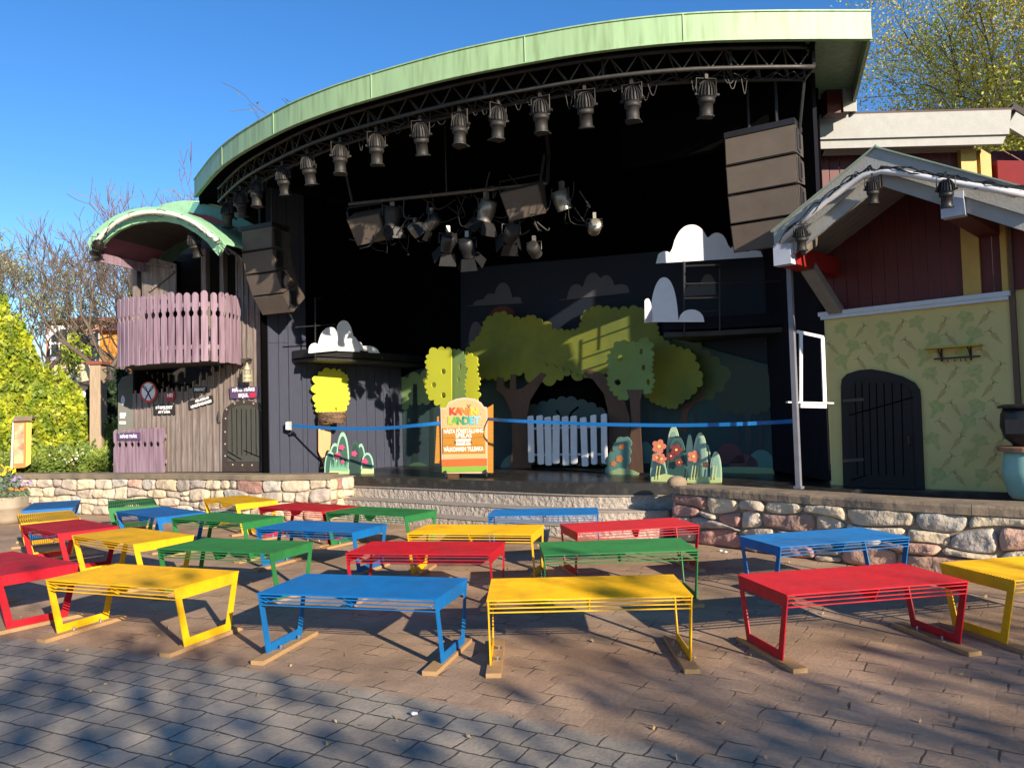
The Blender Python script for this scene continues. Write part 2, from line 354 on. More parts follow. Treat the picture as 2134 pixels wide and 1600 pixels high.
# deck
deck = [Vector((p.x, p.y, ZF)) for p in edge] + [Vector((3.9, 9.0, ZF)), Vector((6.6, 7.4, ZF)), Vector((9, 8, ZF)), Vector((9, 14, ZF)), Vector((2, 19, ZF)), Vector((-5.5, 19, ZF)), Vector((-4.6, 14, ZF))]
MB().prism(deck, (0, 0, -.1)).build('deck_floor', FLOORM, stage)
def strip(pts, z0, z1, off0, off1, mb=None):          # a course following the stage edge
    mb = mb or MB(); P = [p+en*off0 for p in pts]; Q = [p+en*off1 for p in pts]
    for i in range(len(pts)-1):
        a, b, c, d = P[i], P[i+1], Q[i+1], Q[i]
        s_ = lambda p, z: Vector((p.x, p.y, z))
        mb.hexa([s_(a, z0), s_(b, z0), s_(c, z0), s_(d, z0)], [s_(a, z1), s_(b, z1), s_(c, z1), s_(d, z1)])
    return mb
def smooth_pts(pts, n=8):
    out = []
    for i in range(len(pts)-1):
        p0 = pts[max(i-1, 0)]; p1 = pts[i]; p2 = pts[i+1]; p3 = pts[min(i+2, len(pts)-1)]
        for k in range(n):
            t = k/n; out.append(.5*((2*p1)+(p2-p0)*t+(2*p0-5*p1+4*p2-p3)*t*t+(3*p1-p0-3*p2+p3)*t**3))
    out.append(pts[-1]); return out
es = smooth_pts(edge, 5)
strip(es, ZF-.15, ZF+.004, -.3, 0).build('stage_edge', EDGEM, stage)
st = strip(es, 0, ZF-.155, -.5, .03); st.build('step_riser', STEPM, stage)
strip(es, ZF-.165, ZF-.153, .03, .06).build('step_tread', STEPT, stage)
zs = [ZF-.335, ZF-.5]
for i, z in enumerate(zs):
    strip(es, 0, z-.02, .03+.24*i, .27+.24*i).build('step_riser', STEPM, stage)
    strip(es, z-.02, z, .028+.24*i, .285+.24*i).build('step_tread', STEPT, stage)
# fascia arc
ZB = 5.65; FH = .32
fpx = [(405, 412), (464, 346), (571, 281), (668, 240), (775, 206.5), (935, 164.5), (1095, 132.5), (1250, 107), (1425, 89), (1600, 83), (1817, 82)]
fa = smooth_pts([G(x, y, ZB) for x, y in fpx], 6)
def arc_normals(pts):
    out = []
    for i in range(len(pts)):
        d = (pts[min(i+1, len(pts)-1)]-pts[max(0, i-1)]); d.z = 0; d.normalize(); out.append(Vector((d.y, -d.x, 0)))
    return out
fn = arc_normals(fa)
def arcpt(i, inset, z): p = fa[i]-fn[i]*inset; return Vector((p.x, p.y, z))
mb = MB()
for i in range(len(fa)-1):
    mb.hexa([arcpt(i, 0, ZB), arcpt(i+1, 0, ZB), arcpt(i+1, .05, ZB), arcpt(i, .05, ZB)], [arcpt(i, 0, ZB+FH), arcpt(i+1, 0, ZB+FH), arcpt(i+1, .05, ZB+FH), arcpt(i, .05, ZB+FH)])
mb.build('roof_fascia', ROOFG, stage)
L_ = len(fa)
for z in (ZB+.005, ZB+FH): MB().tube([arcpt(i, -.006, z) for i in range(L_)], .012, 5, False).build('fascia_lip', ROOFG, stage)
for x in (6, 12, 24, 36, 48):
    MB().bar(arcpt(x, -.006, ZB), arcpt(x, -.006, ZB+FH), .012, .012).build('fascia_seam', ROOFG, stage)
# roof sheet and black ceiling
farR = G(1775, 234, ZB)
farpts = [Vector((farR.x, farR.y, 0)), Vector((5.6, 13.6, 0)), Vector((2, 19.5, 0)), Vector((-5.8, 19.5, 0)), Vector((-6.6, 16.5, 0))]
poly = [arcpt(i, .05, 0) for i in range(L_)]+farpts
def sheet(poly, z, th, name, mat, parent):
    me = curve_mesh([(p.x, p.y) for p in poly], [], th/2); me.transform(Matrix.Translation((0, 0, z))); return link(name, me, mat, parent)
sheet(poly, ZB+FH-.02, .03, 'roof', ROOFG, stage)
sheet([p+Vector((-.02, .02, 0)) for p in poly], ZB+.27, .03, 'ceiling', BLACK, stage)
# green soffit along the right edge
a0 = arcpt(L_-1, .05, 0); a1 = Vector((farR.x, farR.y, 0)); inn = Vector((-.62, 0, 0))
sheet([a0, a1, a1+inn*.8, arcpt(L_-5, .05, 0)+Vector((0, 0, 0))], ZB+.20, .02, 'right_soffit', ROOFG, stage)
MB().bar(Vector((a0.x, a0.y, ZB+FH/2)), Vector((a1.x, a1.y, ZB+FH/2)), .04, FH).build('side_fascia', ROOFG, stage)
MB().bar(Vector((a0.x, a0.y, ZB+FH/2))+inn, Vector((a1.x, a1.y, ZB+FH/2))+inn, .04, FH-.02).build('soffit_edge', BLACK, stage)
# walls of the stage box
NV0 = G(562, 983, ZL); NV1 = G(833, 970, ZF)
NVP = Plane(NV0, NV1-NV0)
nl = (Vector((NV1.x, NV1.y, 0))-Vector((NV0.x, NV0.y, 0))).length
rnd = random.Random(3)
def plank_wall(name, pl, u0, u1, z0, z1, mat, parent, wd=.17, th=.025, gap=.006, off=0, batten=False, seed=1, topf=None):
    rnd = random.Random(seed); mb = MB(); u = u0
    while u < u1-.02:
        w_ = min(wd*rnd.uniform(.8, 1.25), u1-u); o = off+rnd.uniform(0, .008); zt = z1 if topf is None else topf(u+w_/2)
        cuts = [z0]
        if zt-z0 > 3.2: cuts.append(z0+rnd.uniform(1.2, zt-z0-1))
        cuts.append(zt)
        for za, zb in zip(cuts, cuts[1:]):
            A = [pl.w(u+gap, za, o-th), pl.w(u+w_-gap, za, o-th), pl.w(u+w_-gap, za, o), pl.w(u+gap, za, o)]
            mb.hexa(A, [p+Vector((0, 0, zb-za-.006)) for p in A])
        if batten:
            A = [pl.w(u-.016, z0, o-.001), pl.w(u+.016, z0, o-.001), pl.w(u+.016, z0, o+.024), pl.w(u-.016, z0, o+.024)]
            zt2 = zt + (.04 if topf else 0)+rnd.uniform(0, .05)*(1 if topf else 0)
            mb.hexa(A, [p+Vector((0, 0, zt2-z0)) for p in A])
        u += w_
    return mb.build(name, mat, parent)
us_ = NVP.uv(NVP.at(640, 850))[0]
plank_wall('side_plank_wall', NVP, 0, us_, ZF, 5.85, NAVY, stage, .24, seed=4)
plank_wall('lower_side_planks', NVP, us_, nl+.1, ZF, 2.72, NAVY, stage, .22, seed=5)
plank_wall('shade_black_upper_planks', NVP, us_, nl+.1, 2.73, 5.85, BLACK, stage, .24, seed=6)  # same navy planks, blackened above the gallery: shade put into the colour
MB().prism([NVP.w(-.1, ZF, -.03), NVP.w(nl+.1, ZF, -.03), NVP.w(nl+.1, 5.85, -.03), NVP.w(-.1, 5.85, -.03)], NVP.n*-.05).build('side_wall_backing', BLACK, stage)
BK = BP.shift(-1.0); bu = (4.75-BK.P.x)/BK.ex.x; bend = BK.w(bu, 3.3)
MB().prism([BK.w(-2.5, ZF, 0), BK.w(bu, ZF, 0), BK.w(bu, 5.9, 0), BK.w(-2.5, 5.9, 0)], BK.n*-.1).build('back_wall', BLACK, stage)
RW = [Vector((5.0, 10.75, 0)), Vector((6.2, 12.5, 0))]
MB().bar(Vector((4.12, 10.0, 3.28)), Vector((bend.x, bend.y, 3.28)), .08, 5.2).build('right_wall', BLACK, stage)
MB().bar(G(1612, 987, ZF)+BP.ex*.02+Vector((0, 0, 2.7)), G(1733, 1010, ZF)+Vector((0, 0, 2.7)), .05, 5.3).build('wing_drape', WING, stage)
MB().bar(Vector((1.6, 10.3, 5.40)), Vector((3.32, 9.27, 5.40)), .12, .95).build('shade_beam', BLACK, stage)  # unseen beam, added to keep the sun off the painted canopy
# balcony platforms inside the stage
zp = 2.70
pf = [G(612, 755, zp), G(656, 750, zp), G(753, 754, zp), G(892, 764, zp)]
pb = [NVP.at(892, 764)+Vector((.3, .6, 0)), NVP.w(.5, zp)]
def platform(front, backp, zlo, zhi, name, mat, parent, lip=.06):
    pts = [Vector((p.x, p.y, zlo)) for p in list(front)+list(backp)]
    MB().prism(pts, (0, 0, zhi-zlo)).build(name, mat, parent)
platform(pf, [Vector((p.x, p.y, zp)) for p in pb], zp+.07, zp+.21, 'left_gallery', BLACKM, stage)
pf2 = [p+Vector((.02, .06, 0)) for p in pf]
platform(pf2, [Vector((p.x, p.y, zp)) for p in pb], zp, zp+.05, 'gallery_lip', DUSTY, stage)
ug = [G(1382, 702, zp), G(1475, 699, zp), G(1652, 690, zp)]
platform(ug, [ug[2]+Vector((.9, 1.3, 0)), ug[0]+Vector((.75, 1.15, 0))], zp+.10, zp+.27, 'right_gallery', WING, stage)
platform([p+Vector((.02, .05, 0)) for p in ug], [ug[2]+Vector((.9, 1.3, 0)), ug[0]+Vector((.75, 1.15, 0))], zp, zp+.07, 'gallery_lip', DUSTY, stage)
UG = Plane(ug[0], ug[2]-ug[0])
mb = MB()
for (x0, y0), (x1, y1) in (((1425, 545), (1426, 700)), ((1500, 560), (1500, 690)), ((1425, 592), (1650, 585)), ((1428, 555), (1500, 552)), ((1425, 622), (1500, 620)), ((1425, 650), (1500, 648))):
    mb.tube([UG.at(x0, y0, -.05), UG.at(x1, y1, -.05)], .014, 6)
mb.build('gallery_rail', BLACKM, stage)
GP = Plane(pf[1], pf[2]-pf[1])
MB().tube([GP.at(657, 620, .03), GP.at(657, 752, .03)], .014, 6).tube([GP.at(615, 682, 0), GP.at(700, 676, 0)], .012, 6).tube([GP.at(657, 622, .03), GP.at(672, 621, -.2)], .012, 6).build('gallery_rail', BLACKM, stage)

# ------------------------------------------------------------------ stone walls
SC = [(.52, .42, .29), (.58, .48, .34), (.46, .38, .28), (.42, .35, .28), (.50, .42, .33), (.36, .20, .16), (.60, .50, .36), (.33, .28, .24), (.44, .28, .21), (.55, .44, .30), (.40, .36, .31)]
def resample(pts, n):
    d = [0]
    for a, b in zip(pts, pts[1:]): d.append(d[-1]+(b-a).length)
    def f(s):
        s = max(0, min(d[-1]-1e-6, s))
        for i in range(len(pts)-1):
            if s <= d[i+1]:
                t = (s-d[i])/(d[i+1]-d[i]); p = pts[i].lerp(pts[i+1], t); e = (pts[i+1]-pts[i]).normalized(); return p, Vector((e.y, -e.x, 0))
    return f, d[-1]
def stone_wall(parent, pts, ztop, seed, big=1.0, rows=(.16, .14, .13, .15, .14)):
    rnd = random.Random(seed); f, L = resample([Vector((p.x, p.y, 0)) for p in pts], 0); mb = MB(); mb.cc = (1, 1, 1)
    edges = [0.0]; tot = sum(rows)
    for r_ in rows: edges.append(edges[-1]+r_/tot*ztop)
    def wob(s, k): return .028*big*math.sin(s*2.9+k*1.7+seed)+.020*big*math.sin(s*7.3+k*2.1) if 0 < k < len(rows) else 0
    for k in range(len(rows)):
        s = -.1*rnd.random()
        while s < L:
            ln = rnd.choice((.2, .26, .3, .36, .42, .5))*big*rnd.uniform(.85, 1.15)
            s1 = min(s+ln, L)
            if s1-s > .05:
                c = rnd.choice(SC); q = rnd.uniform(.8, 1.15); mb.cc = tuple(v*q for v in c)
                split = rnd.random() < .16 and ln < .3
                for part in ((0, .48), (.52, 1)) if split else ((0, 1),):
                    nx, nz = 11, 9; vs = []; g_ = .0025; bul = rnd.uniform(.022, .055)*big; se = rnd.random()*50; tilt = rnd.uniform(-.02, .02)
                    cj = [(rnd.uniform(0, .035)*big, rnd.uniform(0, .010)*big) for _ in range(4)]
                    for j in range(nz):
                        for i in range(nx):
                            a = i/(nx-1); b_ = j/(nz-1); z0 = edges[k]+wob(s+(s1-s)*a, k); z1 = edges[k+1]+wob(s+(s1-s)*a, k+1); h = z1-z0
                            b2 = part[0]+(part[1]-part[0])*b_
                            A = math.sin(math.pi/2*(2*a-1)); B = math.sin(math.pi/2*(2*b_-1)); cr = (abs(A)**3.5+abs(B)**3.5)
                            # pull the corners in
                            pu = max(0, cr-1)*.05; aa = .5+A/2*(1-pu); bb = part[0]+(part[1]-part[0])*(.5+B/2*(1-pu*1.3))
                            ci = (0 if A < 0 else 1)+(0 if B < 0 else 2); jj = abs(A*B)
                            ss = s+g_+(s1-s-2*g_)*aa-math.copysign(cj[ci][0]*jj, A); zz = z0+g_+(h-2*g_)*bb-math.copysign(cj[ci][1]*jj, B)
                            p, n = f(ss); e = max(0, 1-abs(A)**9)*max(0, 1-abs(B)**7)
                            d_ = bul*e**.3+tilt*A*e+.05*e**.5*noise.noise(Vector((ss*8+se, zz*8, se)))+.03*e**.5*abs(noise.noise(Vector((ss*19+se, zz*19, se))))+.006
                            vs.append(p+n*d_+Vector((0, 0, zz)))
                    mb.add(vs, [(j*nx+i, j*nx+i+1, (j+1)*nx+i+1, (j+1)*nx+i) for j in range(nz-1) for i in range(nx-1)])
            s = s1
    mb.build('stones', STONE, parent, True)
    mm = MB(); n_ = max(2, int(L/.3))
    for i in range(n_):
        p, n = f(L*i/n_); q, n2 = f(L*(i+1)/n_)
        mm.hexa([p-n*.004, q-n2*.004, q-n2*.3, p-n*.3], [v+Vector((0, 0, ztop)) for v in (p-n*.004, q-n2*.004, q-n2*.3, p-n*.3)])
    mm.build('mortar', MORT, parent)
def coping(parent, pts, z0, z1, mat, over, depth, blocks, seed, name='coping'):
    rnd = random.Random(seed); f, L = resample([Vector((p.x, p.y, 0)) for p in pts], 0)
    s = 0; mb = MB()
    while s < L-.05:
        e = min(L, s+rnd.uniform(*blocks)); dz = rnd.uniform(-.004, .004); k = max(1, int((e-s)/.12)); pr = None
        for i in range(k+1):
            ss = s+.003+(e-s-.006)*i/k; p, n = f(ss); wv = .012*noise.noise(Vector((ss*5, seed, 0)))
            row = [p+n*(over+wv)+Vector((0, 0, z0)), p-n*depth+Vector((0, 0, z0)), p-n*depth+Vector((0, 0, z1+dz)), p+n*(over-.012+wv*1.5)+Vector((0, 0, z1+dz+.004*noise.noise(Vector((ss*9, 3, seed))))), p+n*(over+wv)+Vector((0, 0, z1-.02))]
            if pr: mb.add(pr+row, [(j, (j+1) % 5, 5+(j+1) % 5, 5+j) for j in range(5)])
            if i in (0, k): mb.add(row, [tuple(range(5))])
            pr = row
        s = e
    mb.build(name, mat, parent)
lw = [G(x, y, ZL) for x, y in ((-60, 990), (30, 988), (130, 987), (328, 987), (450, 988), (557, 989), (690, 987))]
swl = thing('stone_wall', 'long rubble stone wall with grey timber coping below the grey barn', 'stone wall', (-7, 14, 0))
lws = smooth_pts([Vector((p.x, p.y, 0)) for p in lw], 4)
stone_wall(swl, lws, ZL-.09, 11, 1.0, (.18, .15, .17, .19))
coping(swl, lws, ZL-.09, ZL, COPW, .05, .35, (1.5, 2.6), 2, 'timber_coping')
e_ = lws[-1]; stone_wall(swl, [Vector((e_.x-.02, e_.y, 0)), Vector((e_.x+.25, e_.y+.75, 0))], ZL-.09, 17, .8, (.18, .15, .17, .19))
# turns the corner into the steps
rw = [G(x, y, ZR) for x, y in ((1408, 1012), (1500, 1019), (1700, 1032), (1850, 1042), (2000, 1050), (2134, 1056), (2400, 1074), (3000, 1120))]
swr = thing('stone_wall', 'rubble stone wall with sandstone coping at the right of the steps', 'stone wall', (3.5, 9, 0))
rws = smooth_pts([Vector((p.x, p.y, 0)) for p in rw], 4)
ret = [Vector((rws[0].x, rws[0].y, 0))+Vector((.3, .55, 0)), Vector((rws[0].x, rws[0].y, 0))]
stone_wall(swr, rws, ZR-.09, 23, 1.25, (.17, .13, .15, .15))
stone_wall(swr, ret, ZR-.09, 29, 1.0, (.17, .13, .15, .15))
coping(swr, rws, ZR-.09, ZR, COPS, .055, .42, (1.0, 2.0), 5, 'stone_coping')
MB().ball(rws[0]+Vector((.04, .10, ZR+.03)), (.13, .11, .09), 2).build('end_boulder', COPS, swr, True)
# planted terrace behind the left wall
tb = MB().prism([Vector((lws[0].x-8, lws[0].y+2, ZL-.03)), Vector((lws[0].x, lws[0].y+.25, ZL-.03)), Vector((lws[12].x, lws[12].y+.25, ZL-.03)), Vector((lws[-1].x-.05, lws[-1].y+.2, ZL-.03)), NVP.w(0, ZL-.03, -.5), Vector((-5, 40, ZL-.03)), Vector((-30, 40, ZL-.03))], (0, 0, -.5)).build('terrace_ground', M('terrace_soil', (.09, .085, .04), .95, .4, 4, .5))
tag(tb, kind='structure')

# ------------------------------------------------------------------ grey barn tower
TA = G(237, 984, ZL); TB = G(558, 983, ZL)
TP = Plane(TA+Vector((0, .12, 0)), TB-TA)
barn = thing('barn_tower', 'two-storey grey plank barn with a barrel roof left of the stage', 'barn', TP.at(400, 980))
U = lambda x, y=983, off=0: TP.uv(TP.at(x, y, off))[0]
Z = lambda x, y, off=0: TP.uv(TP.at(x, y, off))[1]
zt_low = Z(330, 817)
def toplow(u):
    a, b = U(390), U(482)
    return zt_low if u < a else zt_low+(Z(482, 757)-zt_low)*(u-a)/(b-a)
du0, du1 = U(467), U(552)
plank_wall('plank_front', TP, U(275), U(500)-.0, ZL, zt_low, BARN, barn, .125, .02, .004, batten=True, seed=8, topf=toplow)
plank_wall('corner_planks', TP, U(500), U(562), ZL, Z(530, 470), BARN, barn, .13, .02, .004, off=.012, batten=True, seed=9)
ub = U(275); uc = U(562)
m_ = MB()
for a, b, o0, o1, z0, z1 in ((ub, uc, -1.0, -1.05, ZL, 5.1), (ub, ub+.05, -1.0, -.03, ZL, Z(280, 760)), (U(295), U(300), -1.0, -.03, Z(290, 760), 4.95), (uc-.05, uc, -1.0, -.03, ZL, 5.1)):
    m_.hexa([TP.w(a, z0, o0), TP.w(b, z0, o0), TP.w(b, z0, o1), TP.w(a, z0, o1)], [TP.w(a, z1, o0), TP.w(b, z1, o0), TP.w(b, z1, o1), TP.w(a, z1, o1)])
m_.build('inner_walls', M('shade_black_inner_boards', (.010, .009, .008), .9, .3, 5, .2, stretch=WZ, spec=.1), barn)  # boards blackened so the recess stays dark: shade put into the colour
for x0, x1, y0 in ((283, 292, 530), (427, 437, 520), (466, 474, 510)):
    m_ = MB(); m_.hexa([TP.w(U(x0), 2.7, -.06), TP.w(U(x1), 2.7, -.06), TP.w(U(x1), 2.7, .05), TP.w(U(x0), 2.7, .05)], [TP.w(U(x0), Z(x0, y0), -.06), TP.w(U(x1), Z(x0, y0), -.06), TP.w(U(x1), Z(x0, y0), .05), TP.w(U(x0), Z(x0, y0), .05)]); m_.build('doorway_post', BARN, barn)
# open shutter door
sh = slab('shutter_door', TP, [(296, 533), (330, 540), (366, 550), (366, 625), (296, 622)], BARN, .03, .1, barn)
m_ = MB(); m_.bar(TP.at(298, 549, .13), TP.at(358, 556, .13), .05, .03, TP.n).bar(TP.at(312, 606, .13), TP.at(362, 566, .13), .05, .03, TP.n)
m_.build('door_brace', BARN, sh)
# arched barn door
bd = slab('arched_door', TP, [(465, 983), (465, 870), (468, 852), (482, 840), (500, 834.5), (518, 834.5), (536, 840), (548, 852), (552, 870), (552, 983)], IRON, .03, .06, barn)
dp = slab('door_planks', TP, [(474, 962), (474, 868), (478, 855), (492, 846), (508, 843), (526, 846), (538, 855), (542, 868), (542, 962)], DGREY, .015, .07, bd)
m_ = MB()
for x in (483, 493, 503, 513, 523, 533): m_.bar(TP.at(x, 852, .073), TP.at(x+1, 948, .073), .008, .006, TP.n)
m_.bar(TP.at(474, 940, .076), TP.at(503, 957, .076), .012, .008, TP.n).bar(TP.at(508, 938, .076), TP.at(541, 952, .076), .012, .008, TP.n).bar(TP.at(474, 951, .076), TP.at(490, 960, .076), .012, .008, TP.n)
m_.build('plank_groove', BLACK, bd)
m_ = MB()
for x, y in ((470, 872), (469, 900), (469, 925), (469, 950), (472, 853), (489, 841), (508, 838), (528, 841), (545, 854), (547, 872), (547, 900), (547, 925), (547, 950), (485, 968), (505, 969), (525, 969)): m_.ball(TP.at(x, y, .063), .017, 0)
m_.build('door_rivet', M('pale_rivet', (.35, .32, .28), .4, .2, 9, 0), bd)
MB().tube([TP.at(457, 855, .03), TP.at(455, 866, .07), TP.at(456, 876, .07), TP.at(459, 881, .03)], .012, 6).build('door_latch', BARND, bd)
# balcony with purple pickets
bz0 = 2.68; bz1 = 3.86
bpx = [(250, 13.45), (275, 13.2), (310, 13.02), (365, 12.88), (420, 12.83), (448, 12.93), (472, 13.15), (497, 13.6)]
def gx(px, Y, z):
    p = D(px, 700, Y); return Vector((p.x, p.y, z))
bal = smooth_pts([gx(a, b, bz0) for a, b in bpx], 6)
bf, bL = resample([Vector((p.x, p.y, 0)) for p in bal], 0)
def picket(mb, p, n, e, z0, z1, hw, notch):
    prof = [(-hw, z0), (hw, z0), (hw, notch-.07), (hw*.5, notch-.03), (hw*.45, notch+.01), (hw*.92, notch+.05), (hw, notch+.12), (hw, z1-.05), (hw*.6, z1-.012), (0, z1), (-hw*.6, z1-.012), (-hw, z1-.05), (-hw, notch+.12), (-hw*.92, notch+.05), (-hw*.45, notch+.01), (-hw*.5, notch-.03), (-hw, notch-.07)]
    mb.prism([p+e*a+Vector((0, 0, z)) for a, z in prof], n*.022)
mb = MB(); rl = MB(); k = int(bL/.142)
rnd = random.Random(5)
for i in range(k+1):
    p, n = bf(bL*i/k); e = Vector((-n.y, n.x, 0))
    picket(mb, p, n, e, bz0-rnd.uniform(0, .02), bz1+rnd.uniform(-.02, .02), .055, bz1-.36)
bb = mb.build('balcony_fence', PURP, barn)
for z in (bz0+.25, bz1-.22):
    for i in range(30):
        p, n = bf(bL*i/30); q, n2 = bf(bL*(i+1)/30); rl.bar(p-n*.02+Vector((0, 0, z)), q-n2*.02+Vector((0, 0, z)), .03, .07)
rl.build('fence_rail', PURP, bb)
dk = [Vector((p.x, p.y, bz0)) for p in bal[::3]]+[TP.w(uc-.3, bz0, -.1), TP.w(ub, bz0, -.1)]
sheet(dk, bz0+.06, .08, 'balcony_deck', BARND, barn)
# barrel roof
RP = TP.shift(1.35)
outer = [(183, 507), (193, 492), (212, 473), (238, 455), (270, 442), (305, 436), (345, 437), (380, 446), (412, 462), (440, 484), (467, 508), (455, 533)]
inner = [(445, 522), (432, 505), (408, 486), (376, 468), (342, 461), (308, 462), (275, 468), (248, 480), (225, 496), (210, 512), (194, 539)]
slab('roof_rim', RP, outer+inner, GRIM, .06, 0, barn)
o3 = [RP.at(*q, -.06) for q in outer[:-1]]; n0 = TP.n
mb = MB(); ms = MB()
for a, b in zip(o3, o3[1:]):
    mb.hexa([a, b, b-n0*2.0, a-n0*2.0], [v+Vector((0, 0, .04)) for v in (a, b, b-n0*2.0, a-n0*2.0)])
mb.build('barrel_roof', GRIM, barn)
ia = [RP.at(*q, -.07) for q in [(190, 525)]+[(q[0], q[1]-6) for q in inner[::-1][1:]]]
for j, (a, b) in enumerate(zip(ia, ia[1:])):
    ms.m = 0 if j < 2 else 1
    ms.hexa([a-Vector((0, 0, .03)), b-Vector((0, 0, .03)), b-n0*1.32-Vector((0, 0, .03)), a-n0*1.32-Vector((0, 0, .03))], [a, b, b-n0*1.32, a-n0*1.32])
ms.build('roof_lining', [PURPD, BARND], barn)
MB().bar(RP.at(195, 534, -.05), RP.at(195, 534, -.05)-n0*1.3, .04, .16).build('eave_board', PURP, barn)
bkp = TP.shift(-1.0)
slab('back_gable', bkp, [(275, 800), (272, 520), (300, 470), (350, 455), (420, 465), (470, 490), (562, 480), (562, 800)], BARND, .05, 0, barn)
# upper rear roof with red recess
UPp = TP.shift(-.5)
slab('rear_roof_edge', UPp, [(318, 440), (345, 428), (380, 422), (415, 423), (455, 432), (495, 449), (528, 468), (528, 478), (500, 480), (470, 465), (430, 449), (395, 443), (360, 443)], DTEAL, .05, 0, barn)
slab('rear_roof_edge', UPp, [(318, 440), (345, 427), (380, 421), (400, 421), (392, 444), (380, 446), (340, 448)], GRIM, .06, .02, barn)
slab('red_gable', UPp, [(380, 444), (430, 448), (470, 464), (505, 480), (470, 474), (430, 462)], REDB, .04, .06, barn)
slab('lower_shingles', UPp, [(400, 452), (440, 464), (500, 482), (500, 505), (440, 490)], DTEAL, .04, .1, barn)
oo = [UPp.at(*q, -.05) for q in ((318, 438), (345, 427), (380, 421), (415, 422), (455, 431), (495, 448))]
mb = MB()
for a, b in zip(oo, oo[1:]): mb.hexa([a, b, b-n0*1.0, a-n0*1.0], [v+Vector((0, 0, .03)) for v in (a, b, b-n0*1.0, a-n0*1.0)])
mb.build('rear_roof', GRIM, barn)
# lamp tube and cables along the rim
tube_px = [(197, 510), (215, 488), (240, 466), (272, 450), (308, 443), (345, 444), (380, 453), (410, 468), (438, 490), (452, 502)]
tp = thing('light_tube', 'long white curved neon tube with black cables along the barn roof rim', 'tube light', RP.at(300, 443, .1))
MB().tube(smooth_pts([RP.at(*q, .10) for q in tube_px], 4), .042, 8).build('tube', M('off_white_plastic', (.72, .70, .6), .4, .1, 8, .05), tp, True)
rnd = random.Random(12); mb = MB()
for k in range(3):
    pts = []
    for q in smooth_pts([RP.at(*q, .11) for q in tube_px+[(470, 515), (500, 535)]], 3): pts.append(q+Vector((rnd.uniform(-.05, .05), rnd.uniform(-.04, .04), rnd.uniform(-.08, .05))))
    mb.tube(smooth_pts(pts, 2), .0055, 4)
mb.build('cables', BLACKM, tp)
# side information panel
ip = thing('information_panel', 'dark grey metal panel with small white notices on the barn side', 'notice board', TP.at(258, 900))
IP = Plane(TP.at(275, 900, .02), Vector((1.0, .55, 0)))
slab('panel', IP, [(246, 905), (246, 800), (254, 786), (277, 778), (277, 905)], M('dark_grey_metal', (.055, .062, .052), .5, .2, 5, .05), .03, 0, ip)
m_ = MB()
for x0, x1, y0, y1 in ((250, 262, 860, 867), (249, 262, 878, 883), (250, 260, 869, 871)):
    m_.add([IP.at(x0, y1, .004), IP.at(x1, y1, .004), IP.at(x1, y0, .004), IP.at(x0, y0, .004)], [(0, 1, 2, 3)])
m_.build('notice', WHITE, ip)
slab('round_notice', IP, ell(256, 834, 4, 10), WHITED, .004, .005, ip)

# small purple fence panel in front of the barn
fp = thing('fence_panel', 'short faded purple picket panel leaning against the barn foot', 'fence', TP.at(290, 983, .15))
FP = TP.shift(.12); mb = MB(); u = FP.uv(FP.at(238, 980))[0]; ue = FP.uv(FP.at(344, 980))[0]; zt = FP.uv(FP.at(290, 892))[1]
k = 8
for i in range(k):
    picket(mb, FP.w(u+(ue-u)*(i+.5)/k, 0), FP.n, FP.ex, ZL, zt+rnd.uniform(-.012, .012), (ue-u)/k*.46, zt-.3)
pk = mb.build('pickets', PURP, fp)
MB().bar(FP.w(u, zt-.16, -.015), FP.w(ue+.02, zt-.16, -.015), .03, .07).bar(FP.w(u, ZL+.2, -.015), FP.w(ue+.02, ZL+.2, -.015), .03, .07).build('rail', PURP, fp)
def sign(name, label, pl, px, mat, lines, off, tmat, cat='sign', frame=None, slope=0):
    s_ = slab(name, pl, px, mat, .018, off); tag(s_, label, cat)
    for body, x, y, size, tm in lines:
        e = pl.ex+Vector((0, 0, slope)); text('lettering', body, pl.at(x, y, off+.003), e, Vector((0, 0, 1))-pl.ex*slope, size, tm or tmat, s_, .002, bold=.004)
    return s_
BOARD = flat('black_sign_board', (.02, .018, .016)); PURS = flat('purple_sign_board', (.09, .05, .13))
sign('name_sign', 'purple sign reading MÅNS TRÅK on the purple picket panel', FP, [(243, 902), (291, 901), (291, 917), (244, 917)], PURS, [('MÅNS TRÅK', 267.5, 909.5, .075, None)], .05, WHITE)
sign('warning_sign', 'black sign reading FÖRBJUDET on grey barn planks', TP, [(319.5, 843.5), (363.5, 843), (364, 863), (320, 864)], BOARD, [('FÖRBJUDET', 342, 849.5, .075, None), ('ATT LÅSA', 342, 858.5, .062, None)], .05, WHITE)
sign('warning_sign', 'small black sign reading PRIVAT above a tilted sign', TP, [(402, 807), (430, 805.5), (430, 817.5), (401, 818)], BOARD, [('PRIVAT', 416, 812, .075, None)], .05, WHITE)
sign('warning_sign', 'tilted black two-line sign left of the barn door latch', TP, [(392, 836), (442, 823), (444, 839), (394, 853)], BOARD, [('FÅR SKOLAS', 421, 832.5, .055, None), ('UMGÅNGADES!', 419, 842, .068, None)], .05, WHITE, slope=.22)
sd_ = sign('name_sign', 'purple and red sign reading MÅNS TRÅKS SKJUL over the barn door', TP, [(478, 807), (509, 804), (536, 806), (535, 829), (508, 831), (480, 830)], PURS, [('MÅNS TRÅKS', 507, 812.5, .082, None), ('SKJUL', 507, 824, .085, None)], .06, WHITE)
slab('red_patch', TP, [(520, 819), (533, 818), (532, 827.5), (520, 828)], flat('sign_red', (.5, .02, .05)), .006, .07, sd_)
rs = slab('round_sign', TP, ell(309, 817, 17.5, 22, 28), flat('sign_red_ring', (.52, .05, .04)), .02, .07); tag(rs, 'round red-rimmed white warning sign with crossed black blades on the barn', 'sign')
